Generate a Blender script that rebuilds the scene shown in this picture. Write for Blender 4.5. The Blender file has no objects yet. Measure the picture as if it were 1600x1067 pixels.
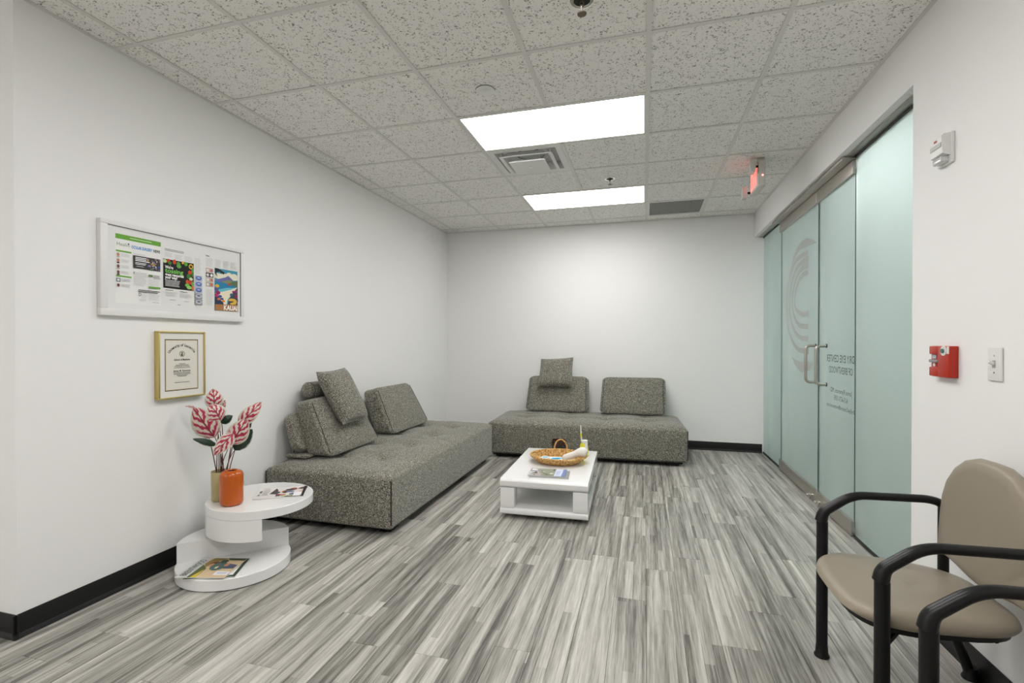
import bpy, bmesh, math, random
from mathutils import Vector, Matrix
random.seed(7)
R = math.radians
scene = bpy.context.scene
COL = scene.collection

# ------------------------------------------------------------------ camera
CAM_H = 1.269
cd = bpy.data.cameras.new('camera')
cd.sensor_width = 36.0
cd.lens = 789.2 / 1600 * 36.0
cd.shift_x = 22.98 / 1600
cd.shift_y = 6.35 / 1600
cd.clip_start = 0.02
cam = bpy.data.objects.new('camera', cd)
cam.location = (0, 0, CAM_H)
cam.rotation_euler = (R(90 - 0.3323), 0, 0.2832)
COL.objects.link(cam)
scene.camera = cam

# ------------------------------------------------------------------ world, exposure
w = bpy.data.worlds.new('world'); scene.world = w
w.use_nodes = True
w.node_tree.nodes['Background'].inputs[0].default_value = (.9, .95, 1, 1)
w.node_tree.nodes['Background'].inputs[1].default_value = .15
scene.view_settings.view_transform = 'Standard'
scene.view_settings.look = 'None'
scene.view_settings.gamma = 1
scene.view_settings.use_curve_mapping = False
scene.view_settings.exposure = 0.46
LAMP = 9.0            # radiance of the ceiling light diffusers

# ------------------------------------------------------------------ room numbers
XL, XR, YB, YO, YJ, H = -2.58, 1.216, 6.414, 1.495, 2.842, 2.75
XG = 1.32             # centre of the frosted glass
YF, XW = -2.6, -5.2   # front wall behind the camera, far wall of the side area

# ------------------------------------------------------------------ mesh helpers
def rbox(hx, hy, hz, r, seg=2, n=(1, 1, 1)):
    """rounded box, half sizes; returns verts, faces"""
    def pts(h, k):
        o = [-h + r * i / seg for i in range(seg)]
        o += [-(h - r) + 2 * (h - r) * i / k for i in range(k + 1)]
        o += [h - r + r * (i + 1) / seg for i in range(seg)]
        return o
    P = [pts(hx, n[0]), pts(hy, n[1]), pts(hz, n[2])]
    hh = (hx, hy, hz)
    V, F, K = [], [], {}
    def vid(p):
        q = [max(-(hh[i] - r), min(hh[i] - r, p[i])) for i in range(3)]
        d = [p[i] - q[i] for i in range(3)]
        L = math.sqrt(sum(c * c for c in d)) or 1
        s = tuple(q[i] + d[i] / L * r for i in range(3))
        key = tuple(round(c, 6) for c in p)
        if key not in K:
            K[key] = len(V); V.append(s)
        return K[key]
    for ax in range(3):
        a, b = (ax + 1) % 3, (ax + 2) % 3
        for sgn in (-1, 1):
            for i in range(len(P[a]) - 1):
                for j in range(len(P[b]) - 1):
                    q = []
                    for (u, v) in ((i, j), (i + 1, j), (i + 1, j + 1), (i, j + 1)):
                        p = [0, 0, 0]; p[ax] = sgn * hh[ax]; p[a] = P[a][u]; p[b] = P[b][v]
                        q.append(vid(p))
                    F.append(q if sgn > 0 else q[::-1])
    return V, F

class MB:
    def __init__(s): s.v = []; s.f = []; s.m = []
    def add(s, V, F, m=0, M=None):
        o = len(s.v)
        s.v += [tuple(M @ Vector(p)) for p in V] if M is not None else [tuple(p) for p in V]
        s.f += [[i + o for i in f] for f in F]; s.m += [m] * len(F)
        return s
    def box(s, x0, y0, z0, x1, y1, z1, r=0, seg=2, m=0, M=None):
        if r <= 0:
            V = [(x, y, z) for x in (x0, x1) for y in (y0, y1) for z in (z0, z1)]
            F = [(0, 1, 3, 2), (4, 6, 7, 5), (0, 4, 5, 1), (2, 3, 7, 6), (0, 2, 6, 4), (1, 5, 7, 3)]
        else:
            V, F = rbox((x1 - x0) / 2, (y1 - y0) / 2, (z1 - z0) / 2, r, seg)
            c = ((x0 + x1) / 2, (y0 + y1) / 2, (z0 + z1) / 2)
            V = [(p[0] + c[0], p[1] + c[1], p[2] + c[2]) for p in V]
        return s.add(V, F, m, M)
    def lathe(s, prof, seg=32, sx=1, sy=1, c=(0, 0, 0), m=0, M=None, close=True):
        V, F = [], []
        for (r, z) in prof:
            for k in range(seg):
                a = 2 * math.pi * k / seg
                V.append((c[0] + r * sx * math.cos(a), c[1] + r * sy * math.sin(a), c[2] + z))
        for i in range(len(prof) - 1):
            for k in range(seg):
                k2 = (k + 1) % seg
                F.append((i * seg + k, i * seg + k2, (i + 1) * seg + k2, (i + 1) * seg + k))
        if close:
            F.append(list(range(seg))[::-1]); F.append([(len(prof) - 1) * seg + k for k in range(seg)])
        return s.add(V, F, m, M)
    def prism(s, poly, z0, z1, m=0, M=None):
        n = len(poly)
        ar = sum(poly[i][0] * poly[(i + 1) % n][1] - poly[(i + 1) % n][0] * poly[i][1] for i in range(n))
        if ar < 0: poly = poly[::-1]
        V = [(p[0], p[1], z0) for p in poly] + [(p[0], p[1], z1) for p in poly]
        F = [list(range(n))[::-1], [n + i for i in range(n)]]
        F += [(i, (i + 1) % n, n + (i + 1) % n, n + i) for i in range(n)]
        return s.add(V, F, m, M)
    def tube(s, path, r, seg=10, m=0, M=None, closed=False, sq=1.0):
        path = [Vector(p) for p in path]; n = len(path)
        rr = r if isinstance(r, (list, tuple)) else [r] * n
        T = []
        for i in range(n):
            a = path[(i - 1) % n] if (closed or i > 0) else path[i]
            b = path[(i + 1) % n] if (closed or i < n - 1) else path[i]
            T.append((b - a).normalized())
        up = Vector((0, 0, 1)) if abs(T[0].z) < .9 else Vector((1, 0, 0))
        N = (up - T[0] * up.dot(T[0])).normalized()
        V, F = [], []
        for i in range(n):
            N = (N - T[i] * N.dot(T[i])).normalized(); B = T[i].cross(N)
            for k in range(seg):
                a = 2 * math.pi * k / seg
                V.append(path[i] + N * (math.cos(a) * rr[i]) + B * (math.sin(a) * rr[i] * sq))
        last = n if closed else n - 1
        for i in range(last):
            for k in range(seg):
                k2 = (k + 1) % seg; j = (i + 1) % n
                F.append((i * seg + k, i * seg + k2, j * seg + k2, j * seg + k))
        if not closed:
            F.append(list(range(seg))[::-1]); F.append([(n - 1) * seg + k for k in range(seg)])
        return s.add(V, F, m, M)
    def build(s, name, mats, parent=None, loc=(0, 0, 0), rot=(0, 0, 0), smooth=35, kind=None):
        me = bpy.data.meshes.new(name)
        me.from_pydata(s.v, [], s.f)
        if not isinstance(mats, (list, tuple)): mats = [mats]
        for m in mats: me.materials.append(m)
        me.polygons.foreach_set('material_index', s.m)
        if smooth:
            me.polygons.foreach_set('use_smooth', [True] * len(s.f))
            me.set_sharp_from_angle(angle=R(smooth))
        me.update()
        o = bpy.data.objects.new(name, me); COL.objects.link(o)
        o.location = loc; o.rotation_euler = rot
        if parent: o.parent = parent
        if kind: o['kind'] = kind
        return o

def fillet(path, rad, n=6):
    P = [Vector(p) for p in path]; out = [P[0]]
    for i in range(1, len(P) - 1):
        a, b, c = P[i - 1], P[i], P[i + 1]
        d1, d2 = (a - b), (c - b)
        r = rad[i - 1] if isinstance(rad, (list, tuple)) else rad
        l = min(r, d1.length * .49, d2.length * .49)
        p1, p2 = b + d1.normalized() * l, b + d2.normalized() * l
        for k in range(n + 1):
            t = k / n
            out.append(p1 * (1 - t) ** 2 + b * 2 * t * (1 - t) + p2 * t * t)
    out.append(P[-1]); return out

def link_mesh(name, me, parent=None, loc=(0, 0, 0), rot=(0, 0, 0)):
    o = bpy.data.objects.new(name, me); COL.objects.link(o)
    o.location = loc; o.rotation_euler = rot
    if parent: o.parent = parent
    return o

def tag(o, label, cat, group=None, kind=None):
    o['label'] = label; o['category'] = cat
    if group: o['group'] = group
    if kind: o['kind'] = kind
    return o

def thing(name, label, cat, loc=(0, 0, 0), rz=0, group=None, kind=None):
    o = bpy.data.objects.new(name, None); COL.objects.link(o)
    o.empty_display_size = .1
    o.location = loc; o.rotation_euler = (0, 0, rz)
    return tag(o, label, cat, group, kind)

def copy_tree(o, parent=None):
    c = o.copy(); COL.objects.link(c); c.parent = parent
    for ch in list(o.children): copy_tree(ch, c)
    return c

# ------------------------------------------------------------------ materials
def lin(c):
    return tuple((x / 12.92 if x <= .04045 else ((x + .055) / 1.055) ** 2.4) for x in c)
def rgb(r, g, b): return lin((r / 255, g / 255, b / 255)) + (1,)
MATS = {}
def mat(name, col, rough=.5, metal=0, spec=.5, **kw):
    if name in MATS: return MATS[name]
    m = bpy.data.materials.new(name); m.use_nodes = True
    b = m.node_tree.nodes['Principled BSDF']
    b.inputs['Base Color'].default_value = col if len(col) == 4 else tuple(col) + (1,)
    b.inputs['Roughness'].default_value = rough
    b.inputs['Metallic'].default_value = metal
    b.inputs['Specular IOR Level'].default_value = spec
    for k, v in kw.items(): b.inputs[k.replace('_', ' ')].default_value = v
    MATS[name] = m
    return m
class NT:
    """small node-tree writer"""
    def __init__(s, m): s.t = m.node_tree; s.b = s.t.nodes['Principled BSDF']
    def n(s, typ, **kw):
        nd = s.t.nodes.new(typ)
        for k, v in kw.items():
            if hasattr(nd, k): setattr(nd, k, v)
        return nd
    def l(s, a, b): s.t.links.new(a, b)
    def math(s, op, a, b=None, c=None, clamp=False):
        nd = s.t.nodes.new('ShaderNodeMath'); nd.operation = op; nd.use_clamp = clamp
        for i, x in enumerate((a, b, c)):
            if x is None: continue
            if isinstance(x, (int, float)): nd.inputs[i].default_value = x
            else: s.l(x, nd.inputs[i])
        return nd.outputs[0]
    def comb(s, x, y, z):
        nd = s.t.nodes.new('ShaderNodeCombineXYZ')
        for i, v in enumerate((x, y, z)):
            if isinstance(v, (int, float)): nd.inputs[i].default_value = v
            else: s.l(v, nd.inputs[i])
        return nd.outputs[0]
    def noise(s, vec, scale, detail=2, rough=.5):
        nd = s.t.nodes.new('ShaderNodeTexNoise')
        nd.inputs['Scale'].default_value = scale; nd.inputs['Detail'].default_value = detail
        nd.inputs['Roughness'].default_value = rough
        if vec is not None: s.l(vec, nd.inputs['Vector'])
        return nd.outputs['Fac']
    def white(s, vec):
        nd = s.t.nodes.new('ShaderNodeTexWhiteNoise'); nd.noise_dimensions = '3D'
        s.l(vec, nd.inputs['Vector']); return nd.outputs['Value']
    def ramp(s, fac, stops, interp='LINEAR'):
        nd = s.t.nodes.new('ShaderNodeValToRGB'); cr = nd.color_ramp; cr.interpolation = interp
        while len(cr.elements) < len(stops): cr.elements.new(.5)
        for e, (p, c) in zip(cr.elements, stops): e.position = p; e.color = c if len(c) == 4 else tuple(c) + (1,)
        s.l(fac, nd.inputs[0]); return nd.outputs['Color']
    def mix(s, fac, a, b, blend='MIX'):
        nd = s.t.nodes.new('ShaderNodeMix'); nd.data_type = 'RGBA'; nd.blend_type = blend
        for sock, x in ((nd.inputs[0], fac), (nd.inputs[6], a), (nd.inputs[7], b)):
            if isinstance(x, (int, float)): sock.default_value = x
            elif isinstance(x, tuple): sock.default_value = x if len(x) == 4 else x + (1,)
            else: s.l(x, sock)
        return nd.outputs[2]
    def bump(s, h, dist, strength=1):
        nd = s.t.nodes.new('ShaderNodeBump'); nd.inputs['Distance'].default_value = dist
        nd.inputs['Strength'].default_value = strength
        s.l(h, nd.inputs['Height']); s.l(nd.outputs[0], s.b.inputs['Normal'])
    def pos(s): return s.n('ShaderNodeNewGeometry').outputs['Position']
    def obj(s): return s.n('ShaderNodeTexCoord').outputs['Object']
    def sep(s, v):
        nd = s.n('ShaderNodeSeparateXYZ'); s.l(v, nd.inputs[0]); return nd.outputs
    def scaled(s, v, sx, sy, sz):
        nd = s.n('ShaderNodeVectorMath', operation='MULTIPLY'); s.l(v, nd.inputs[0])
        nd.inputs[1].default_value = (sx, sy, sz); return nd.outputs[0]

# walls
m_wall = mat('wall_paint', (.80, .795, .775), .6, spec=.3)
t = NT(m_wall); nz = t.noise(t.pos(), 1.3, 3)
t.l(t.mix(nz, (.865, .862, .85), (.895, .892, .88)), t.b.inputs['Base Color'])
t.bump(t.noise(t.pos(), 320, 2), .0006, .35)
m_black_base = mat('black_rubber_base', (.006, .006, .006), .4, spec=.35)

# floor planks
def floor_mat():
    m = mat('grey_wood_plank', (.3, .3, .3), .38, spec=.35)
    t = NT(m); rnd = t.n('ShaderNodeObjectInfo').outputs['Random']
    p = t.sep(t.pos())
    ox = t.math('MULTIPLY', rnd, 17.0); oy = t.math('MULTIPLY', rnd, 41.0)
    wob = t.math('MULTIPLY', t.math('SUBTRACT', t.noise(t.comb(p[0], t.math('ADD', p[1], oy), 0), 2.2, 3), .5), .010)
    x = t.math('ADD', t.math('ADD', p[0], ox), wob)
    y = t.math('ADD', p[1], oy)
    sx = t.math('FLOOR', t.math('MULTIPLY', x, 23.0))
    off = t.math('MULTIPLY', t.white(t.comb(sx, 3.1, rnd)), 9.0)
    sy = t.math('FLOOR', t.math('ADD', t.math('MULTIPLY', y, .85), off))
    strip = t.white(t.comb(sx, sy, rnd))
    g1 = t.noise(t.comb(t.math('MULTIPLY', x, 70), t.math('MULTIPLY', y, 2.2), strip), 1.0, 5, .6)
    g2 = t.noise(t.comb(t.math('MULTIPLY', x, 24), t.math('MULTIPLY', y, .75), rnd), 1.0, 3, .55)
    g3 = t.noise(t.comb(t.math('MULTIPLY', x, 260), t.math('MULTIPLY', y, 9), strip), 1.0, 3, .6)
    saw = t.math('MULTIPLY', t.math('SINE', t.math('MULTIPLY', y, 620)), t.math('GREATER_THAN', t.noise(t.comb(t.math('MULTIPLY', x, 9), t.math('MULTIPLY', y, 2.2), 5.0), 1, 2), .62))
    fr = t.math('FRACT', t.math('MULTIPLY', x, 23.0))
    seam = t.math('MULTIPLY', t.math('LESS_THAN', fr, .055), t.math('MULTIPLY', t.math('SUBTRACT', t.noise(t.comb(t.math('MULTIPLY', x, 5), t.math('MULTIPLY', y, 1.7), 9.0), 1, 2), .40), 5, clamp=True))
    v = t.math('MULTIPLY', t.math('SUBTRACT', strip, .5), .27)
    v = t.math('ADD', v, t.math('MULTIPLY', t.math('SUBTRACT', g1, .5), .95))
    v = t.math('ADD', v, t.math('MULTIPLY', t.math('SUBTRACT', g2, .5), .95))
    v = t.math('ADD', v, t.math('MULTIPLY', t.math('SUBTRACT', g3, .5), .50))
    v = t.math('ADD', v, t.math('MULTIPLY', saw, .05))
    v = t.math('SUBTRACT', v, t.math('MULTIPLY', seam, .26))
    v = t.math('ADD', v, t.math('MULTIPLY', t.math('SUBTRACT', rnd, .5), .14))
    v = t.math('ADD', v, .56, clamp=True)
    c = t.ramp(v, [(0, rgb(56, 55, 50)), (.28, rgb(102, 100, 94)), (.55, rgb(157, 154, 147)), (.8, rgb(193, 190, 183)), (1, rgb(214, 211, 204))])
    t.l(c, t.b.inputs['Base Color'])
    t.bump(v, .0012, .35)
    return m
m_floor = floor_mat()
m_subfloor = mat('dark_subfloor', (.05, .05, .048), .7)

# ceiling
def tile_mat():
    m = mat('fissured_ceiling_tile', (.7, .69, .66), .9, spec=.15)
    t = NT(m); p = t.pos()
    n1 = t.noise(p, 115, 2.5, .55)
    n2 = t.noise(p, 38, 2, .5)
    n3 = t.noise(p, 330, 1, .5)
    f = t.math('ADD', n1, t.math('MULTIPLY', t.math('SUBTRACT', n2, .5), .35))
    pit = t.math('MULTIPLY', t.math('SUBTRACT', f, .59), 14, clamp=True)
    base = t.mix(n3, (.87, .855, .825), (.94, .925, .895))
    c = t.mix(pit, base, (.30, .29, .27))
    t.l(c, t.b.inputs['Base Color'])
    t.bump(t.math('SUBTRACT', 1.0, pit), .003, .6)
    return m
m_tile = tile_mat()
m_grid = mat('ceiling_grid_paint', (.72, .71, .68), .5)
m_white_plastic = mat('white_plastic', (.78, .78, .76), .35)
m_white_metal = mat('white_enamel', (.74, .74, .72), .4)
m_gloss_white = mat('white_lacquer', (.84, .84, .83), .12, spec=.5)
m_black_metal = mat('black_powder_coat', (.005, .005, .0055), .42, spec=.3)
m_dark = mat('dark_void', (.02, .02, .02), .8)
m_nickel = mat('brushed_nickel', (.50, .47, .43), .36, metal=1)
t = NT(m_nickel); t.l(t.ramp(t.noise(t.scaled(t.pos(), 4, 4, 300), 1, 3), [(0, (.26,) * 3), (1, (.44,) * 3)]), t.b.inputs['Roughness'])
m_chrome = mat('chrome', (.75, .73, .70), .15, metal=1)
m_gold = mat('brushed_gold', (.62, .49, .20), .35, metal=.85)

def emit(name, col, strength):
    m = bpy.data.materials.new(name); m.use_nodes = True
    b = m.node_tree.nodes['Principled BSDF']
    b.inputs['Base Color'].default_value = (.9, .9, .9, 1)
    b.inputs['Emission Color'].default_value = tuple(col) + (1,)
    b.inputs['Emission Strength'].default_value = strength
    return m
m_lamp = emit('lit_diffuser', (1.0, .985, .965), LAMP)
m_lamp_hall = emit('lit_hall_diffuser', (.97, 1.0, .985), 6.4)

# frosted glass
m_glass = mat('frosted_teal_glass', (.72, .815, .795), .62, spec=.5, Transmission_Weight=1.0, IOR=1.3)
m_edge = mat('glass_edge', (.02, .08, .075), .2)

# fabric
def fabric_mat():
    m = mat('heathered_grey_fabric', (.2, .2, .18), .95, spec=.1)
    t = NT(m); o = t.obj()
    a = t.noise(t.scaled(o, 1, 1, .35), 330, 2, .6)
    b = t.noise(t.scaled(o, .35, .35, 1), 330, 2, .6)
    d = t.noise(o, 110, 2, .6)
    e = t.noise(o, 600, 1, .6)
    v = t.math('ADD', t.math('MULTIPLY', a, .38), t.math('MULTIPLY', b, .38))
    v = t.math('ADD', v, t.math('MULTIPLY', d, .14)); v = t.math('ADD', v, t.math('MULTIPLY', e, .12))
    c = t.ramp(v, [(.38, rgb(20, 19, 14)), (.46, rgb(78, 76, 67)), (.535, rgb(132, 129, 118)), (.63, rgb(222, 219, 206))])
    t.l(c, t.b.inputs['Base Color']); t.bump(v, .003, .5)
    t.b.inputs['Sheen Weight'].default_value = .30
    return m
m_fabric = fabric_mat()
m_seam = mat('dark_seam', (.03, .03, .026), .9)

# ------------------------------------------------------------------ setting
def struct_box(name, b, m, label, cat, r=0):
    o = MB().box(*b, r=r).build(name, m, smooth=0)
    return tag(o, label, cat, kind='structure')

struct_box('wall_left', (XL - .15, YO, 0, XL, YB + .15, H + .1), m_wall, 'long white painted wall behind the near sofa and picture frames', 'wall')
struct_box('wall_return', (XW, YO, 0, XL - .15, YO + .15, H + .1), m_wall, 'white wall stub turning away at the left edge of the picture', 'wall')
struct_box('wall_back', (XL, YB, 0, 3.2, YB + .15, H + .1), m_wall, 'white end wall behind the far sofa', 'wall')
struct_box('wall_right', (XR, YF, 0, XR + .21, YJ, H + .1), m_wall, 'white wall on the right behind the two waiting chairs', 'wall')
struct_box('wall_header', (XR, YJ, 2.485, XR + .21, YB, H + .1), m_wall, 'white wall strip above the frosted glass doors', 'wall')
struct_box('wall_front', (XW, YF - .15, 0, XR + .21, YF, H + .1), m_wall, 'white wall behind the camera', 'wall')
struct_box('wall_side', (XW - .15, YF, 0, XW, YO + .15, H + .1), m_wall, 'white wall closing the side area left of the camera', 'wall')
struct_box('wall_hall', (3.2, YJ - 1.2, 0, 3.35, YB + .15, H + .1), m_wall, 'white hallway wall seen blurred through the frosted glass', 'wall')
struct_box('wall_hall_end', (XR + .21, YJ - 1.35, 0, 3.35, YJ - 1.2, H + .1), m_wall, 'white hallway end wall behind the frosted glass', 'wall')
o = MB().box(XR + .21, YJ - 1.2, H, 3.2, YB, H + .1).build('ceiling_hall', m_tile, smooth=0)
tag(o, 'hallway ceiling beyond the frosted glass', 'ceiling', kind='structure')

# baseboards: black cove base
def baseboard(name, x0, y0, x1, y1, nx, ny, label):
    # profile extruded from (x0,y0) to (x1,y1), standing off the wall along (nx,ny)
    prof = [(0.0005, .002), (.016, .002), (.012, .012), (.006, .022), (.0055, .100), (.004, .103), (.0005, .103)]
    V = []
    for (x, y) in ((x0, y0), (x1, y1)):
        V += [(x + nx * a, y + ny * a, z) for a, z in prof]
    n = len(prof)
    F = [(i, (i + 1) % n, n + (i + 1) % n, n + i) for i in range(n)] + [list(range(n))[::-1], [n + i for i in range(n)]]
    o = MB().add(V, F).build(name, m_black_base, smooth=30)
    tag(o, label, 'baseboard', kind='structure')
baseboard('baseboard_left', XL, YO - .016, XL, YB, 1, 0, 'black rubber baseboard along the long left wall')
baseboard('baseboard_return', XW, YO, XL + .016, YO, 0, -1, 'short black baseboard at the left wall corner nearest the camera')
baseboard('baseboard_back', XL + .016, YB, XG - .02, YB, 0, -1, 'black baseboard under the end wall beside the far sofa')
baseboard('baseboard_right', XR, YF, XR, YJ, -1, 0, 'black baseboard behind the waiting chairs')

# floor slab and planks
fl = MB().box(XW - .15, YF - .15, -.1, 3.35, YB + .15, -.004).build('floor', m_subfloor, smooth=0)
tag(fl, 'grey wood-look plank floor with streaky strips', 'floor', kind='structure')
PW, PL = .1524, 1.2192
def plank(x0, x1, y0, y1):
    hx, hy = (x1 - x0) / 2 - .0006, (y1 - y0) / 2 - .0006
    c = .0008
    V = [(sx * hx, sy * hy, -.0039) for sx, sy in ((-1, -1), (1, -1), (1, 1), (-1, 1))]
    V += [(sx * hx, sy * hy, -c) for sx, sy in ((-1, -1), (1, -1), (1, 1), (-1, 1))]
    V += [(sx * (hx - c), sy * (hy - c), 0) for sx, sy in ((-1, -1), (1, -1), (1, 1), (-1, 1))]
    F = [(3, 2, 1, 0), (8, 9, 10, 11)]
    for k in (0, 4):
        for i in range(4):
            j = (i + 1) % 4; F.append((k + i, k + j, k + 4 + j, k + 4 + i))
    MB().add(V, F).build('plank', m_floor, fl, ((x0 + x1) / 2, (y0 + y1) / 2, 0), smooth=0)
nplank = 0
rp = random.Random(3)
x = XL - 5 * PW
while x < XR + .2:
    xa, xb = x, x + PW
    ymax = YO if xb <= XL + .001 else YB
    y = -1.0 - rp.random() * PL
    while y < ymax:
        ya, yb = max(y, -1.0), min(y + PL, ymax)
        xe = min(xb, XR) if yb <= YJ else min(xb, XR + .21)
        if yb - ya > .02 and xe - xa > .01: plank(xa, xe, ya, yb); nplank += 1
        y += PL
    x = xb
for b in ((XW, YF, -.0039, XR, -1.0, 0), (XW, -1.0, -.0039, XL - 5 * PW, YO, 0), (XR + .21, YJ - 1.2, -.0039, 3.2, YB, 0)):
    MB().box(*b).build('floor_field', m_floor, fl, smooth=0)

# ceiling: tiles in a T-bar grid
GX0, GY0, S = -2.4196, 1.9187, .6096
ce = MB().box(XW - .15, YF - .15, H + .06, XR + .21, YB + .15, H + .1).build('ceiling', m_wall, smooth=0)
tag(ce, 'suspended ceiling of speckled white tiles in a metal grid', 'ceiling', kind='structure')
gx = [XL] + [GX0 + i * S for i in range(6)] + [XR]
gy = [GY0 + j * S for j in range(-6, 0)] + [GY0 + j * S for j in range(8)] + [YB]
def cell(ix, iy): return gx[ix], gx[ix + 1], gy[iy], gy[iy + 1]
J0 = 6                      # index of GY0 in gy
skip = set()
light_rows = [J0 + 2, J0 + 5, J0 - 1, J0 - 4]
for jr in light_rows: skip |= {(3, jr), (4, jr)}
skip.add((3, J0 + 3)); skip.add((5, J0 + 6))
tile_cache = {}
for ix in range(len(gx) - 1):
    for iy in range(len(gy) - 1):
        if (ix, iy) in skip: continue
        xa, xb, ya, yb = cell(ix, iy)
        hx, hy = round((xb - xa) / 2 - .003, 4), round((yb - ya) / 2 - .003, 4)
        k = (hx, hy)
        if k not in tile_cache:
            o = MB().box(-hx, -hy, .003, hx, hy, .018).build('ceiling_tile', m_tile, ce, smooth=0); tile_cache[k] = o.data
        else: o = link_mesh('ceiling_tile', tile_cache[k], ce)
        o.location = ((xa + xb) / 2, (ya + yb) / 2, H + random.uniform(0, .0012))
# grid: main runners, cross tees, wall angle
def runner(x):
    return MB().box(-.012, gy[0], -.001, .012, YB, .0025).box(-.001, gy[0], .0025, .001, YB, .035)
for i in range(1, 7):
    if i == 4:
        segs = []; prev = gy[0]
        for jr in sorted(light_rows):
            segs.append((prev, gy[jr])); prev = gy[jr + 1]
        segs.append((prev, YB))
    else: segs = [(gy[0], YB)]
    for (a, b) in segs:
        MB().box(-.012, a, -.001, .012, b, .0025).box(-.001, a, .0025, .001, b, .035).build('grid_runner', m_grid, ce, (gx[i], 0, H), smooth=0)
tee = {}
for iy in range(1, len(gy) - 1):
    for ix in range(len(gx) - 1):
        if ix in (3, 4) and iy in light_rows and False: continue
        L = round(gx[ix + 1] - gx[ix], 4)
        if L not in tee:
            o = MB().box(.012, -.012, -.0006, L - .012, .012, .0022).box(.012, -.001, .0022, L - .012, .001, .03).build('cross_tee', m_grid, ce, smooth=0); tee[L] = o.data
        else: o = link_mesh('cross_tee', tee[L], ce)
        o.location = (gx[ix], gy[iy], H)
for b in ((XL, YO, H - .0015, XL + .02, YB, H + .0025), (XR - .02, gy[0], H - .0015, XR, YB, H + .0025), (XL, YB - .02, H - .0015, XR, YB, H + .0025)):
    MB().box(*b).build('wall_angle', m_grid, ce, smooth=0)
MB().box(XW, YF, H, XL, YO, H + .02).build('ceiling_field', m_tile, ce, smooth=0)
MB().box(XL, YF, H, XR, gy[0], H + .02).build('ceiling_field', m_tile, ce, smooth=0)

# ceiling lights
def ceiling_light(xa, xb, ya, yb, label):
    t_ = thing('ceiling_light', label, 'light', ((xa + xb) / 2, (ya + yb) / 2, H), 0, 'flat white ceiling light panels')
    hx, hy = (xb - xa) / 2 - .012, (yb - ya) / 2 - .012
    MB().box(-hx + .012, -hy + .012, .003, hx - .012, hy - .012, .008).build('diffuser', m_lamp, t_, smooth=0)
    fr = MB()
    fr.box(-hx, -hy, .0, hx, -hy + .012, .045).box(-hx, hy - .012, 0, hx, hy, .045)
    fr.box(-hx, -hy + .012, 0, -hx + .012, hy - .012, .045).box(hx - .012, -hy + .012, 0, hx, hy - .012, .045)
    fr.build('frame', m_white_metal, t_, smooth=0)
    MB().box(-hx + .012, -hy + .012, .03, hx - .012, hy - .012, .045).build('housing', m_white_metal, t_, smooth=0)
lbl = {J0 + 2: 'larger nearer lit white ceiling panel just before the square air diffuser', J0 + 5: 'smaller farther lit white ceiling panel near the end wall',
       J0 - 1: 'lit white ceiling panel above the camera, out of frame', J0 - 4: 'lit white ceiling panel behind the camera, out of frame'}
for jr in light_rows: ceiling_light(gx[3], gx[5], gy[jr], gy[jr + 1], lbl[jr])
for xx, yy, lb in ((-3.9, -.45, 'lit ceiling panel added in the side area to brighten the wall corner, out of frame'), (-3.9, -1.85, 'lit ceiling panel deep in the side area, out of frame')):
    o = thing('ceiling_light', lb, 'light', (xx, yy, H), 0, 'flat white ceiling light panels')  # the panel near the corner is added to brighten the return wall
    MB().box(-.58, -.28, -.004, .58, .28, -.001).build('diffuser', m_lamp, o, smooth=0)
    MB().box(-.6, -.3, -.001, .6, .3, .0).build('frame', m_white_metal, o, smooth=0)
for yy in (2.7, 4.9):
    o = thing('hall_ceiling_light', 'hallway ceiling light %s behind the frosted glass' % ('nearer' if yy < 4 else 'farther'), 'light', (2.35, yy, H))
    MB().box(-.28, -.58, -.004, .28, .58, -.001).build('diffuser', m_lamp_hall, o, smooth=0)
    MB().box(-.3, -.6, -.001, .3, .6, 0).build('frame', m_white_metal, o, smooth=0)

# ------------------------------------------------------------------ flat print helper
def text_geo(body, size, align='LEFT', bold=0.0, maxw=None, xs=1.0):
    cu = bpy.data.curves.new('txt', 'FONT'); cu.body = body; cu.size = size; cu.align_x = align
    cu.offset = bold; cu.resolution_u = 2; cu.fill_mode = 'FRONT'
    ob = bpy.data.objects.new('txt', cu); COL.objects.link(ob)
    dg = bpy.context.evaluated_depsgraph_get(); dg.update()
    me = bpy.data.meshes.new_from_object(ob.evaluated_get(dg))
    V = [tuple(v.co) for v in me.vertices]; F = [list(p.vertices) for p in me.polygons]
    bpy.data.objects.remove(ob); bpy.data.curves.remove(cu); bpy.data.meshes.remove(me)
    if V and maxw:
        w_ = max(v[0] for v in V) - min(v[0] for v in V)
        k = maxw / w_ if w_ > 0 else 1
        V = [(v[0] * k, v[1], v[2]) for v in V]
    return [(v[0] * xs, v[1], 0) for v in V], F
PCOL = {}
def ink(c):
    k = tuple(c)
    if k not in PCOL: PCOL[k] = mat('ink_%d_%d_%d' % k, rgb(*k), .55, spec=.25)
    return PCOL[k]
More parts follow.
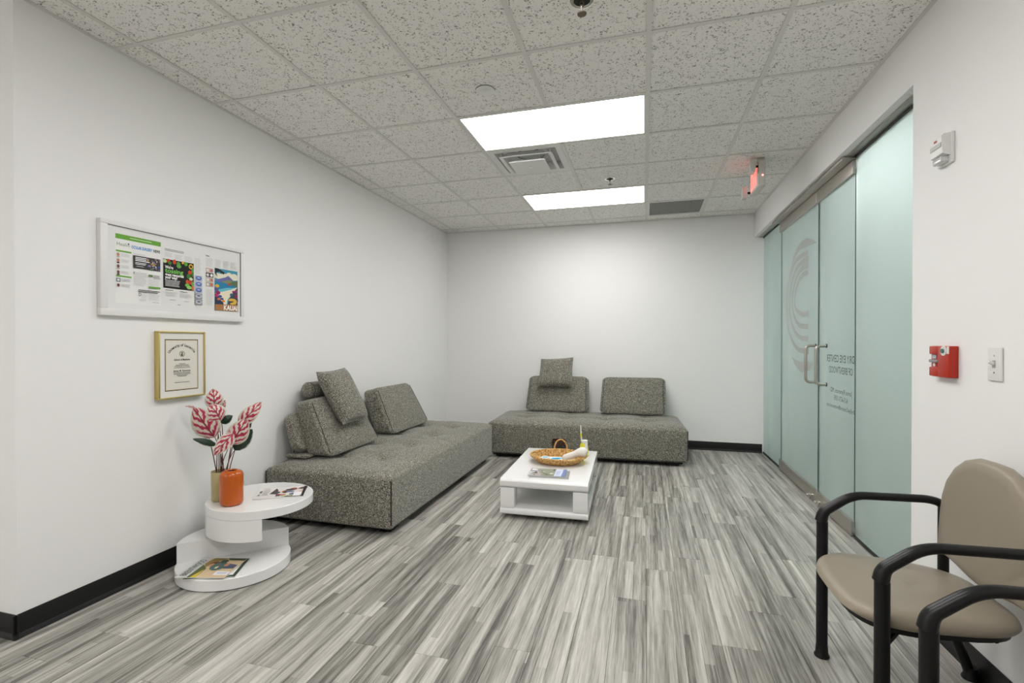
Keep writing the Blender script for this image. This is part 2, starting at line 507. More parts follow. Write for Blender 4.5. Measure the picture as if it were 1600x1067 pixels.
class Print:
    """flat print in page space (s right, t up, metres); layers stacked by tiny real offsets"""
    def __init__(s, W, Hh): s.mb = MB(); s.mats = []; s.W = W; s.H = Hh; s.k = 0
    def _m(s, c):
        m = ink(c)
        if m not in s.mats: s.mats.append(m)
        return s.mats.index(m)
    def poly(s, pts, c, frac=True):
        s.k += 1; z = .00008 * s.k
        P = [(p[0] * s.W, (1 - p[1]) * s.H) for p in pts] if frac else pts
        ar = sum(P[i][0] * P[(i + 1) % len(P)][1] - P[(i + 1) % len(P)][0] * P[i][1] for i in range(len(P)))
        if ar < 0: P = P[::-1]
        s.mb.add([(p[0], p[1], z) for p in P], [list(range(len(P)))], s._m(c)); return s
    def rect(s, a0, b0, a1, b1, c): return s.poly([(a0, b0), (a1, b0), (a1, b1), (a0, b1)], c)
    def ell(s, a, b, ra, rb, c, n=14, rot=0):
        return s.poly([(a + ra * math.cos(2 * math.pi * i / n + rot), b + rb * math.sin(2 * math.pi * i / n + rot)) for i in range(n)], c)
    def text(s, body, a, b, size, c, align='LEFT', bold=0.0, maxw=None):
        V, F = text_geo(body, size, align, bold, maxw * s.W if maxw else None)
        s.k += 1
        s.mb.add([(v[0] + a * s.W, v[1] + (1 - b) * s.H, .00008 * s.k) for v in V], F, s._m(c)); return s
    def lines(s, a0, b0, a1, b1, n, c, thick=.45, rnd=None):
        rr = rnd or random
        d = (b1 - b0) / n
        for i in range(n):
            s.rect(a0, b0 + i * d, a1 - (a1 - a0) * rr.random() * .25, b0 + i * d + d * thick, c)
            s.k -= 1
        s.k += 1
        return s
    def build(s, name, parent, M=None):
        if M is not None: s.mb.v = [tuple(M @ Vector(p)) for p in s.mb.v]
        return s.mb.build(name, s.mats, parent, smooth=0)

# ------------------------------------------------------------------ frosted glass front
tr = thing('trim_1', 'brushed nickel head channel above the frosted glass doors', 'trim', (XG, YJ, 2.4), kind='structure')
MB().box(-.06, .003, .077, .06, YB - YJ - .004, .084).build('channel', m_nickel, tr, smooth=0)
MB().box(-.085, 3.79 - YJ, .058, .03, 5.66 - YJ, .0765, r=.002).build('track_cover', m_nickel, tr)
def pane(name, parent, y0, y1, z0, z1):
    o = MB().box(-.006, y0, z0, .006, y1, z1, r=.0012, seg=1).build(name, m_glass, parent)
    return o
def side_edges(parent, y0, y1, z0, z1):
    for y in (y0, y1):
        MB().box(-.0062, y - .0012, z0, .0062, y + .0012, z1).build('polished_edge', m_edge, parent, smooth=0)
def fixed(name, y0, y1, label):
    wdw = thing(name, label, 'window', (XG, 0, 0), kind='structure')
    pane('glass_pane', wdw, y0, y1, .021, 2.474)
    MB().box(-.012, y0, .001, .012, y1, .0208).build('floor_channel', m_black_base, wdw, smooth=0)
    MB().box(-.010, y0, 2.4745, .010, y1, 2.4768).build('top_gap_strip', m_black_base, wdw, smooth=0)  # black strips drawn for the dark gap above the pane
    MB().box(-.0145, y0, 2.463, -.0075, y1, 2.4768).build('top_gap_strip', m_black_base, wdw, smooth=0)
    return wdw
fixed('window_1', 5.648, YB - .002, 'fixed frosted glass pane next to the end wall')
fixed('window_2', YJ + .003, 3.790, 'large fixed frosted glass pane nearest the waiting chairs')
D2, D3 = (4.522, 5.640), (3.800, 4.514)
def door(name, y0, y1, hy, label):
    d = thing(name, label, 'door', (XG, 0, 0), kind='structure')
    pane('glass_pane', d, y0, y1, .06, 2.40)
    side_edges(d, y0 + .0015, y1 - .0015, .106, 2.364)
    MB().box(-.024, y0, .008, .024, y1, .105, r=.003).build('bottom_rail', m_nickel, d)
    MB().box(-.024, y0, 2.365, .024, y1, 2.456, r=.003).build('top_rail', m_nickel, d)
    h = fillet([(-.006, hy, .955), (-.078, hy, .955), (-.078, hy, 1.245), (-.006, hy, 1.245)], .045, 8)
    hd = MB().tube(h, .0115, 14).build('pull_handle', m_nickel, d)
    for z in (.955, 1.245):
        MB().lathe([(.015, 0), (.015, .006)], 18, M=Matrix.Translation((-.0065, hy, z)) @ Matrix.Rotation(R(-90), 4, 'Y')).build('handle_collar', m_dark, hd)
    return d
d2 = door('door_1', *D2, 4.575, 'frosted glass door bearing the large striped curved emblem')
d3 = door('door_2', *D3, 4.325, 'frosted glass door bearing the mirrored lettering')
for d, yy in ((d2, 4.60), (d3, 4.40)):     # floor bolt knobs on the bottom rails
    MB().lathe([(.012, 0), (.012, .012), (.006, .02), (.013, .03), (.012, .04)], 16, M=Matrix.Translation((-.024, yy, .045)) @ Matrix.Rotation(R(-90), 4, 'Y')).build('lock_knob', m_chrome, d)
    MB().lathe([(.004, -.036), (.004, 0), (.007, .002), (.007, .014)], 12, M=Matrix.Translation((-.04, yy, .045))).build('lock_bolt', m_chrome, d)
# closer arm at the top where the doors meet
MB().box(-.085, 4.44, .030, -.03, 4.60, .058, r=.006).build('closer_arm', m_nickel, tr)
MB().box(-.09, 3.80, .02, .03, 3.86, .058, r=.004).build('track_end_cap', m_nickel, tr)
# mirrored lettering (it is lettered for the hallway side)
txtm = mat('etched_lettering', (.045, .07, .062), .6)
MX = Matrix(((0, 0, -1, -.0068), (1, 0, 0, 0), (0, 1, 0, 0), (0, 0, 0, 1)))
def glass_text(parent, body, yc, z, size, width, bold=0):
    V, F = text_geo(body, size, 'CENTER', bold, width)
    F = [f[::-1] for f in F]
    MB().add([(v[0] + yc, v[1] + z, 0) for v in V], F, 0, MX).build('lettering', txtm, parent, smooth=0)
glass_text(d3, 'DRY EYE CENTER', 4.065, 1.130, .074, .52)
glass_text(d3, 'OF BRENTWOOD', 4.055, 1.050, .070, .44)
glass_text(d3, 'James Rynerson, MD', 4.045, .912, .048, .40)
glass_text(d3, '615-673-1595', 4.045, .858, .050, .25)
glass_text(d3, 'DryEyeCenterofBrentwood.com', 4.055, .800, .040, .53)
# emblem: nested bent stripes between two lens caps
emb = mat('emblem_film', (.40, .43, .41), .35)
def ribbon(pts, wd):
    P = [Vector((a, b, 0)) for a, b in pts]; L, Rr = [], []
    for i, p in enumerate(P):
        a = P[max(i - 1, 0)]; b = P[min(i + 1, len(P) - 1)]
        n = Vector((-(b - a).y, (b - a).x, 0)).normalized()
        wi = wd[i] if isinstance(wd, list) else wd
        L.append(p + n * wi / 2); Rr.append(p - n * wi / 2)
    V = L + Rr; n = len(P)
    return [tuple(v) for v in V], [(i, i + 1, n + i + 1, n + i) for i in range(n - 1)]
stripes = [
    [(4.785, 2.018), (4.931, 2.025), (5.119, 2.010), (5.273, 1.940), (5.393, 1.820), (5.451, 1.70), (5.442, 1.562), (5.41, 1.44), (5.315, 1.338), (5.176, 1.25), (5.014, 1.204), (4.76, 1.196)],
    [(4.785, 1.966), (4.931, 1.968), (5.099, 1.940), (5.231, 1.860), (5.313, 1.751), (5.34, 1.635), (5.31, 1.515), (5.225, 1.414), (5.111, 1.345), (4.965, 1.308), (4.777, 1.301)],
    [(4.784, 1.913), (4.918, 1.914), (5.053, 1.885), (5.163, 1.815), (5.229, 1.723), (5.242, 1.628), (5.2, 1.528), (5.112, 1.458), (4.985, 1.416), (4.778, 1.404)],
    [(4.784, 1.859), (4.899, 1.859), (5.009, 1.83), (5.11, 1.765), (5.161, 1.688), (5.167, 1.622), (5.133, 1.572), (5.03, 1.534), (4.925, 1.514), (4.78, 1.509)]]
for path in stripes:
    P = [Vector(p + (0,)) for p in path]; out = []
    for i in range(len(P) - 1):
        p0, p1, p2, p3 = P[max(i - 1, 0)], P[i], P[i + 1], P[min(i + 2, len(P) - 1)]
        for j in range(4):
            tt = j / 4
            q = .5 * ((2 * p1) + (-p0 + p2) * tt + (2 * p0 - 5 * p1 + 4 * p2 - p3) * tt ** 2 + (-p0 + 3 * p1 - 3 * p2 + p3) * tt ** 3)
            out.append((q.x, q.y))
    out.append(path[-1]); n = len(out)
    V, F = ribbon(out, [.034 + .012 * abs(1 - 2 * i / (n - 1)) for i in range(n)])
    MB().add(V, F, 0, MX).build('emblem_stripe', emb, d2, smooth=0)
for cap in ([(5.30, 1.965), (5.20, 2.07), (5.088, 2.126), (4.963, 2.151), (4.815, 2.147), (4.65, 2.101), (4.571, 2.064), (4.786, 2.078), (4.993, 2.085), (5.133, 2.055)],
            [(5.264, 1.143), (5.141, 1.112), (4.981, 1.102), (4.775, 1.108), (4.638, 1.099), (4.691, 1.054), (4.831, 1.021), (4.95, 1.009), (5.075, 1.035), (5.174, 1.078)]):
    MB().add([(a, b, 0) for a, b in cap], [list(range(len(cap)))], 0, MX).build('emblem_cap', emb, d2, smooth=0)

# ------------------------------------------------------------------ sofas
def hexa(c8, rel, bulge=(0, 0), n=(8, 3, 6), seg=3):
    """soft cushion: rounded unit box mapped into eight corners (a: length, b: thickness, c: height)"""
    V, F = rbox(1, 1, 1, rel, seg, n)
    out = []
    for (a, b, c) in V:
        u, v_, w_ = (a + 1) / 2, (b + 1) / 2, (c + 1) / 2
        p = Vector((0, 0, 0))
        for i in (0, 1):
            for j in (0, 1):
                for k in (0, 1):
                    p += Vector(c8[(i, j, k)]) * ((u if i else 1 - u) * (v_ if j else 1 - v_) * (w_ if k else 1 - w_))
        nb = (Vector(c8[(0, 1, 0)]) - Vector(c8[(0, 0, 0)])).normalized()
        p += nb * (b * bulge[0] * max(0, 1 - a * a) * max(0, 1 - c * c))
        nc = Vector((0, 0, 1)); p += nc * (max(c, 0) * bulge[1] * max(0, 1 - a * a))
        out.append(tuple(p))
    return out, F

def sofa(label, loc, rz, L, D, buttons, Hs=.405, lift=.045):
    """local: x along length (0..L centred), y = depth, front at -D/2"""
    s = thing('sofa', label, 'sofa', loc, rz, 'grey armless sofas')
    V, F = rbox(L / 2, D / 2, (Hs - lift) / 2, .016, 3, (64, 30, 6))
    zc = (Hs + lift) / 2
    out = []
    for (x, y, z) in V:
        zz = z + zc
        if z > 0:
            k = (z / ((Hs - lift) / 2)) ** 2
            fx, fy = 1 - (2 * x / L) ** 4, 1 - (2 * y / D) ** 4
            d = .022 * max(fx, 0) * max(fy, 0)
            for (bx, by) in buttons:
                r2 = (x - bx) ** 2 + ((y - by)) ** 2
                d -= .030 * math.exp(-r2 / .0085)
                d -= .008 * math.exp(-((y - by) ** 2) / .0025 - ((x - bx) ** 2) / .09)
            d -= .006 * math.exp(-x * x / .0004)
            e = min(L / 2 - abs(x), D / 2 - abs(y))
            if e < .09: d -= .030 * (1 - e / .09) ** 2
            zz += d * k
        # slight bulge of the sides
        g = 1 - (z / ((Hs - lift) / 2)) ** 2
        if abs(y) > D / 2 - .01: y += math.copysign(.008 * g * (1 - (2 * x / L) ** 6), y)
        out.append((x, y, zz))
    MB().add(out, F).build('upholstered_base', m_fabric, s, smooth=60)
    for (bx, by) in buttons:
        MB().lathe([(.001, .004), (.011, .002), (.013, -.004)], 14, c=(bx, by, Hs + .002)).build('tuft_button', m_fabric, s)
    for (sx, sy) in ((-1, -1), (1, -1), (-1, 1), (1, 1)):
        a = math.pi / 4
        px, py = sx * (L / 2 - .004), sy * (D / 2 - .004)
        MB().tube([(px, py, lift + .03), (px, py, Hs - .04)], .005, 6).build('corner_piping', m_seam, s)
    MB().tube([(-L / 2 + .03, -D / 2 - .003, lift + .012), (0, -D / 2 - .004, lift + .012), (L / 2 - .03, -D / 2 - .003, lift + .012)], .003, 6).build('hem_piping', m_seam, s)
    for sx in (-1, 1):
        for sy in (-1, 1):
            MB().box(sx * (L / 2 - .14) - .06, sy * (D / 2 - .09) - .04, 0.001, sx * (L / 2 - .14) + .06, sy * (D / 2 - .09) + .04, lift + .004, r=.004).build('foot', m_black_metal, s)
    MB().box(-L / 2 + .05, -D / 2 + .045, .022, L / 2 - .05, D / 2 - .045, lift + .004).build('plinth', m_black_metal, s, smooth=0)
    return s
# near sofa: runs along the left wall, front towards +x  -> rotate +90deg
bt1 = [(x, y) for x in (-.56, -.0, .56) for y in (-.16, .18)]
bt1 = [(-.72, -.2), (-.24, -.2), (.24, -.2), (.72, -.2), (-.72, .12), (-.24, .12), (.24, .12), (.72, .12)]
S1 = sofa('grey tufted armless sofa along the left wall beside the swivel table', (-2.072, 4.097, 0), R(90), 2.275, .985, bt1)
S2 = sofa('grey tufted armless sofa against the end wall, behind the coffee table', (-.640, 5.866, 0), R(2.6), 2.10, .92,
          [(-.66, -.12), (-.22, -.12), (.22, -.12), (.66, -.12), (-.66, .17), (-.22, .17), (.22, .17), (.66, .17)])
# adjustable back flaps of the near sofa (local x = world y - 4.115 ; local y = -(world x + 2.07))
def flap(parent, x0, x1, yb, zb, ytop, ztop, th):
    c8 = {}
    d = Vector((0, ytop - yb, ztop - zb)); nrm = Vector((0, -d.z, d.y)).normalized()
    for i, xx in ((0, x0), (1, x1)):
        for k, (yy, zz) in ((0, (yb, zb)), (1, (ytop, ztop))):
            for j in (0, 1):
                c8[(i, j, k)] = Vector((xx, yy, zz)) - nrm * th * (.5 - j)
    V, F = hexa(c8, .35, (.006, 0), (6, 2, 4), 4)
    o = MB().add(V, F).build('back_flap', m_fabric, parent, smooth=60)
    return o
f1 = flap(S1, -1.0, -.36, .345, .47, .435, .745, .085)
MB().box(-.98, .27, .428, -.38, .455, .452, r=.01).build('hinge_pad', m_fabric, S1)
for xx in (-.93, -.45):
    MB().box(xx, .425, .45, xx + .022, .429, .62).build('flap_bracket', m_chrome, f1, smooth=0)

def cushion(name, label, c8, rel, bulge, cat, group, n=(10, 3, 8), seams=True, sub=None):
    ctr = sum((Vector(v) for v in c8.values()), Vector()) / 8
    base = Vector((ctr.x, ctr.y, min(v[2] for v in c8.values())))
    c = {k: Vector(v) - base for k, v in c8.items()}
    V, F = hexa(c, rel, bulge, n, 4)
    o = MB().add(V, F).build(name, m_fabric, None, base, smooth=60)
    tag(o, label, cat, group)
    if seams:
        for i in (0, 1):          # seam line round each end, near the front edge
            e = .035 if i == 0 else .965
            P = []
            for w_ in [k / 8 for k in range(9)]:
                w2 = .06 + .88 * w_
                a = c[(0, 1, 0)].lerp(c[(1, 1, 0)], e); b = c[(0, 1, 1)].lerp(c[(1, 1, 1)], e)
                q = a.lerp(b, w2)
                nb = (c[(0, 1, 0)] - c[(0, 0, 0)]).normalized()
                A, Cc = 2 * e - 1, 2 * w2 - 1
                q = q + nb * (bulge[0] * (1 - A * A) * (1 - Cc * Cc) + .0005)
                P.append(q)
            MB().tube(P, .0022, 6).build('seam', m_seam, o)
    return o
def wedge_left(y0, y1, sl=.10, xf=-2.185, xb=-2.375, xtb=-2.50, xtf=-2.36, z0=.432, zt=.84):
    # length along y, thickness along x (j=1 is the front), height z
    return {(0, 0, 0): (xb, y0, z0), (0, 1, 0): (xf, y0, z0), (1, 0, 0): (xb, y1, z0), (1, 1, 0): (xf, y1, z0),
            (0, 0, 1): (xtb, y0, zt - .02), (0, 1, 1): (xtf, y0, zt + .015), (1, 0, 1): (xtb, y1 - sl, zt - .02), (1, 1, 1): (xtf, y1 - sl, zt + .015)}
G1 = 'wedge back cushions on the sofas'
cushion('back_cushion', 'grey wedge back cushion on the left sofa, behind the leaning throw pillow', wedge_left(3.165, 3.91, .14), .22, (.02, .0), 'cushion', G1)
cushion('back_cushion', 'grey wedge back cushion on the left sofa, farther from the camera', wedge_left(4.12, 4.94, .13), .22, (.02, .0), 'cushion', G1)
def wedge_back(x0, x1, skew=0, z0=.428, zt=.845):
    yf, yb, ytf, ytb = 6.10, 6.27, 6.225, 6.345
    return {(0, 0, 0): (x0, yb, z0), (0, 1, 0): (x0, yf, z0), (1, 0, 0): (x1, yb + skew, z0), (1, 1, 0): (x1, yf + skew, z0),
            (0, 0, 1): (x0 + .03, ytb, zt - .01), (0, 1, 1): (x0 + .03, ytf, zt + .01), (1, 0, 1): (x1 - .01, ytb + skew, zt - .01), (1, 1, 1): (x1 - .01, ytf + skew, zt + .01)}
cushion('back_cushion', 'grey wedge back cushion on the far sofa under the small square pillow', wedge_back(-1.415, -.648), .22, (.018, 0), 'cushion', G1)
cushion('back_cushion', 'grey wedge back cushion standing alone at the right of the far sofa', wedge_back(-.512, .247, .02), .22, (.018, 0), 'cushion', G1)

def pillow(label, BL, BR, TR, TL, th):
    BL, BR, TR, TL = map(Vector, (BL, BR, TR, TL))
    ctr = (BL + BR + TR + TL) / 4; base = Vector((ctr.x, ctr.y, min(BL.z, BR.z)))
    nrm = (BR - BL).cross(TL - BL).normalized()
    N = 18
    V, F, idx = [], [], {}
    for side in (1, -1):
        for i in range(N + 1):
            for j in range(N + 1):
                edge = i in (0, N) or j in (0, N)
                if edge and side < 0: idx[(side, i, j)] = idx[(1, i, j)]; continue
                u, v_ = i / N, j / N
                a, b = 2 * u - 1, 2 * v_ - 1
                # pulled-in sides, pointed corners
                a2 = a * (1 - .05 * (1 - b * b)); b2 = b * (1 - .05 * (1 - a * a))
                u2, v2 = (a2 + 1) / 2, (b2 + 1) / 2
                p = BL.lerp(BR, u2).lerp(TL.lerp(TR, u2), v2)
                h = th / 2 * (max(0, (1 - a ** 4)) * max(0, (1 - b ** 4))) ** .5
                h -= .010 * math.exp(-((v_ - .38 - .12 * math.sin(u * 3)) ** 2) / .0018) * (1 - u) * (1 - a * a) * side if side > 0 else 0
                p = p + nrm * h * side
                idx[(side, i, j)] = len(V); V.append(p - base)
        for i in range(N):
            for j in range(N):
                q = [idx[(side, i, j)], idx[(side, i + 1, j)], idx[(side, i + 1, j + 1)], idx[(side, i, j + 1)]]
                F.append(q if side > 0 else q[::-1])
    o = MB().add(V, F).build('throw_pillow', m_fabric, None, base, smooth=60)
    tag(o, label, 'pillow', 'square throw pillows')
    loop = [idx[(1, i, 0)] for i in range(N)] + [idx[(1, N, j)] for j in range(N)] + [idx[(1, i, N)] for i in range(N, 0, -1)] + [idx[(1, 0, j)] for j in range(N, 0, -1)]
    MB().tube([V[k] for k in loop], .0035, 6, closed=True).build('edge_seam', m_fabric, o)
    return o
pillow('grey square throw pillow leaning on the left sofa cushion', (-2.190, 3.345, .650), (-2.190, 3.705, .638), (-2.375, 3.650, 1.060), (-2.375, 3.275, 1.045), .14)
pillow('small grey square throw pillow perched on the far sofa cushion', (-1.265, 6.105, .728), (-.832, 6.105, .735), (-.842, 6.235, 1.085), (-1.240, 6.235, 1.062), .12)
# rolled bolster lying on top of the cushion behind the pillow
P = [(-2.455, 3.36, .905), (-2.455, 3.60, .905), (-2.455, 3.84, .905)]
bo = MB()
prof = [(.01, 0), (.035, .001), (.054, .012), (.062, .035), (.064, .24), (.062, .445), (.054, .468), (.035, .479), (.01, .48)]
bo.lathe(prof, 24, M=Matrix.Rotation(R(-90), 4, 'X'))
o = bo.build('bolster', m_fabric, None, (-2.485, 3.30, .902), smooth=50)
tag(o, 'round grey bolster lying on the left sofa cushion behind the pillow', 'bolster')
MB().tube([(.060 * math.cos(a), .030, .060 * math.sin(a)) for a in [2 * math.pi * k / 24 for k in range(24)]], .0025, 6, closed=True).build('end_seam', m_seam, o)

# ------------------------------------------------------------------ coffee table
CT = thing('coffee_table', 'low glossy white rectangular coffee table with open shelf', 'table', (-.705, 4.085, 0), R(1.8))
cw, cl = .315, .565
def slab(z0, z1, r):
    n = 8; P = []
    for (cy, cz, a0) in ((cl - r, z1 - r, 0), (-cl + r, z1 - r, 90), (-cl + r, z0 + r, 180), (cl - r, z0 + r, 270)):
        for k in range(n + 1):
            a = R(a0 + 90 * k / n); P.append((cy + r * math.cos(a), cz + r * math.sin(a)))
    return MB().prism(P, -cw, cw, M=Matrix(((0, 0, 1, 0), (1, 0, 0, 0), (0, 1, 0, 0), (0, 0, 0, 1))))
slab(.222, .286, .028).build('tabletop', m_gloss_white, CT, smooth=30)
for zz in (.240, .256, .268):
    MB().box(-cw + .004, -cl - .0008, zz, cw - .004, -cl + .006, zz + .002).build('edge_groove', m_white_plastic, CT, smooth=0)
slab(.030, .078, .018).build('bottom_shelf', m_gloss_white, CT, smooth=30)
for sx in (-1, 1):
    for sy in (-1, 1):
        x0, x1 = sorted((sx * (cw - .002), sx * (cw - .105)))
        y0, y1 = sorted((sy * (cl - .004), sy * (cl - .11)))
        MB().box(x0, y0, .0785, x1, y1, .2215, r=.003).build('corner_block', m_gloss_white, CT)
MB().box(-cw + .04, -.008, .0785, cw - .04, .008, .2215).build('inner_panel', m_gloss_white, CT, smooth=0)
for sx in (-1, 1):
    for sy in (-1, 1):
        MB().lathe([(.02, .001), (.022, .029), (.022, .0305)], 14, c=(sx * .22, sy * .46, 0)).build('foot', m_black_metal, CT)

# magazines
m_paper = mat('magazine_paper', (.72, .71, .68), .6)
def magazine(name, label, corners_z, W, Hh, th, loc, rz, cover, group, spine=None):
    o = thing(name, label, 'magazine', loc, rz, group)
    mb = MB(); n = 10; V, F = [], []
    mb.box(-W / 2, -Hh / 2, 0.0005, W / 2, Hh / 2, th, r=min(.0012, th * .3), seg=1)
    mb.build('pages', m_paper, o, smooth=0)
    cover.mb.v = [(p[0] - W / 2, p[1] - Hh / 2, th + .00005 + p[2]) for p in cover.mb.v]
    cover.mb.build('front_cover', cover.mats, o, smooth=0)
    MB().box(-W / 2 - .0008, -Hh / 2, .0005, -W / 2 - .0001, Hh / 2, th).build('spine', spine or m_paper, o, smooth=0)
    return o
# on the coffee table
c = Print(.27, .21); c.rect(0, 0, 1, 1, (206, 206, 208)).rect(0, 0, .30, .45, (150, 146, 150)).rect(.03, .05, .2, .3, (224, 222, 224)).rect(.30, .0, .70, 1, (146, 150, 128)).poly([(.02, .95), (.30, .5), (.36, .95)], (196, 184, 182))
for k in range(26):
    rr = random.Random(k); a, b = rr.uniform(.02, .68), rr.uniform(.05, .95)
    c.ell(a, b, rr.uniform(.02, .07), rr.uniform(.03, .09), rr.choice([(120, 124, 96), (88, 92, 84), (214, 206, 204), (176, 164, 158), (150, 156, 110), (70, 70, 74), (196, 190, 186)]), 8, rr.random() * 3)
c.rect(.70, .05, .90, 1, (206, 214, 236)).rect(.9, 0, 1, 1, (120, 138, 186)).lines(.73, .3, .87, .8, 6, (160, 170, 200))
magazine('magazine', 'thin grey-covered magazine at the bottom of the pair on the coffee table', 0, .285, .225, .006, (-.672, 3.716, .2862), R(5), Print(.285, .225).rect(0, 0, 1, 1, (150, 150, 152)), 'magazines on the coffee table')
magazine('magazine', 'glossy magazine with floral cover and blue strip on the coffee table', 0, .27, .21, .007, (-.690, 3.722, .2932), R(3), c, 'magazines on the coffee table', mat('dark_spine', (.06, .06, .08), .4))

# ------------------------------------------------------------------ basket with handle
straw = mat('woven_straw', (.55, .33, .10), .6)
t = NT(straw); ov = t.obj()
ang = t.n('ShaderNodeTexNoise'); ang.inputs['Scale'].default_value = 75; ang.inputs['Detail'].default_value = 3; t.l(ov, ang.inputs['Vector'])
t.l(t.ramp(ang.outputs['Fac'], [(.3, rgb(124, 84, 36)), (.46, rgb(194, 146, 78)), (.60, rgb(222, 182, 116)), (.75, rgb(238, 208, 150))]), t.b.inputs['Base Color'])
t.bump(ang.outputs['Fac'], .004, .7)
BK = thing('wicker_basket', 'oval woven straw basket with a looped handle on the coffee table', 'basket', (-.678, 4.135, .2865), R(4))
def ring(a, b, z, r, wob=.0, seg=8, n=72, mb=None, ph=0):
    P = [((a + wob * math.sin(18 * 2 * math.pi * k / n + ph)) * math.cos(2 * math.pi * k / n), (b + wob * math.sin(18 * 2 * math.pi * k / n + ph)) * math.sin(2 * math.pi * k / n), z) for k in range(n)]
    (mb or MB()).tube(P, r, seg, closed=True); return mb
wb = MB()
wb.lathe([(.001, .002), (1, .002), (1, .006), (.001, .006)], 40, .165, .147, close=False)
for k in range(1, 9): ring(.165 * k / 9, .147 * k / 9, .0085, .0062, 0, 6, 40, wb)
for k in range(7):
    f = k / 6
    ring(.168 + .055 * f ** .9, .150 + .055 * f ** .9, .008 + .046 * f, .0058, .0022, 8, 72, wb, ph=math.pi * (k % 2))
wb.build('woven_bowl', straw, BK, smooth=50)
mb = MB(); ring(.227, .209, .058, .0085, .0, 8, 72, mb); mb.build('rim', straw, BK, smooth=50)
def handle(y0, x0=0, hw=.055, hh=.085, lean=.012):
    P = [(x0 + hw * math.cos(a), y0 + lean * math.sin(a), .058 + hh * math.sin(a)) for a in [math.pi * k / 16 for k in range(17)]]
    MB().tube(P, [.006 + .0012 * (k % 2) for k in range(17)], 8).build('handle', straw, BK, smooth=50)
handle(.205, .0)
for xx in (-.055, .055):
    P = [(xx, -.168 - .004, .067), (xx, -.178, .05), (xx, -.165, .03)]
    MB().tube([(xx, -.188, .062), (xx, -.203, .070), (xx, -.219, .060), (xx, -.212, .045)], .004, 6).build('rim_tie', straw, BK)
# papers in the basket
def leaflet(label, x, y, z, rz, W, Hh, pr, th=.022):
    o = thing('leaflet', label, 'leaflet', (x, y, z), rz, 'leaflets in the basket')
    MB().box(-W / 2, -Hh / 2, 0, W / 2, Hh / 2, th).build('card', m_paper, o, smooth=0)
    pr.mb.v = [(p[0] - W / 2, p[1] - Hh / 2, .0001 + th + p[2]) for p in pr.mb.v]
    pr.mb.build('print', pr.mats, o, smooth=0)
leaflet('thick white booklet with blue wave print lying in the basket', -.672, 4.09, .3035, R(6), .15, .10,
        Print(.15, .10).rect(0, 0, 1, 1, (240, 240, 240)).poly([(.05, .9), (.2, .35), (.6, .2), (.9, .25), (.7, .45), (.55, .9)], (64, 176, 212)).poly([(.25, .8), (.35, .5), (.6, .4), (.5, .8)], (30, 130, 180)))
leaflet('small white booklet with blue centre at the left of the basket', -.782, 4.10, .3035, R(-14), .07, .09,
        Print(.07, .09).rect(0, 0, 1, 1, (226, 230, 232)).rect(.2, .3, .8, .7, (110, 180, 206)))
leaflet('plain white booklet lying under the plush in the basket', -.562, 4.10, .3035, R(10), .05, .085, Print(.05, .085).rect(0, 0, 1, 1, (242, 240, 236)))
# white soft dumbbell-shaped object over the rim
m_soft = mat('white_soft_plush', (.80, .77, .73), .95); t = NT(m_soft); t.bump(t.noise(t.obj(), 120, 3), .004, .6)
P = [Vector((-.64, 4.075, .330)), Vector((-.62, 4.078, .336)), Vector((-.59, 4.082, .345)), Vector((-.56, 4.086, .357)), Vector((-.53, 4.09, .369)), Vector((-.505, 4.093, .380)), Vector((-.48, 4.096, .387)), Vector((-.455, 4.099, .390)), Vector((-.436, 4.10, .390))]
b0 = Vector((-.54, 4.088, .330))
o = MB().tube([p - b0 for p in P], [.008, .024, .028, .027, .028, .034, .040, .034, .010], 18).build('plush_toy', m_soft, None, b0, smooth=70)
tag(o, 'white soft plush object with rounded end lying over the basket rim', 'plush')
# brown jar candle
jarm = mat('dark_amber_glass', (.035, .012, .006), .12)
JC = thing('jar_candle', 'dark brown glass jar behind the basket', 'jar', (-.735, 4.50, .2865), 0)
MB().lathe([(.060, .0005), (.065, .004), (.065, .105), (.062, .11), (.058, .11), (.058, .012), (.001, .012)], 32, close=False).build('glass_body', jarm, JC, smooth=50)
MB().lathe([(.0575, .0125), (.0575, .085), (.001, .085)], 32, close=False).build('wax', mat('brown_wax', (.22, .07, .035), .6), JC)
MB().lathe([(.0656, .02), (.0656, .068)], 32, close=False).build('label_band', mat('black_label', (.015, .012, .011), .5), JC)
# yellow and white bottle with applicator stick
YB_ = thing('applicator_bottle', 'yellow and white bottle with an upright white stick behind the basket', 'bottle', (-.503, 4.425, .2865), R(8))
ylw = mat('yellow_label', rgb(226, 222, 30), .5)
MB().lathe([(.036, .0005), (.038, .004), (.038, .05), (.034, .085), (.024, .112), (.016, .118)], 20).build('body', ylw, YB_, smooth=50)
MB().box(-.018, -.03, .112, .030, .02, .136, r=.003).build('cap', m_white_plastic, YB_)
MB().box(.006, -.041, .03, .030, -.030, .112).build('label_panel', m_white_plastic, YB_, smooth=0)
st = MB().tube([(-.020, .0, .120), (-.025, 0, .19), (-.028, 0, .262)], [.006, .0065, .004], 10).build('stick', m_white_plastic, YB_)
MB().tube([(-.0228, 0, .160), (-.0255, 0, .195)], .0072, 10).build('stick_band', ylw, st)

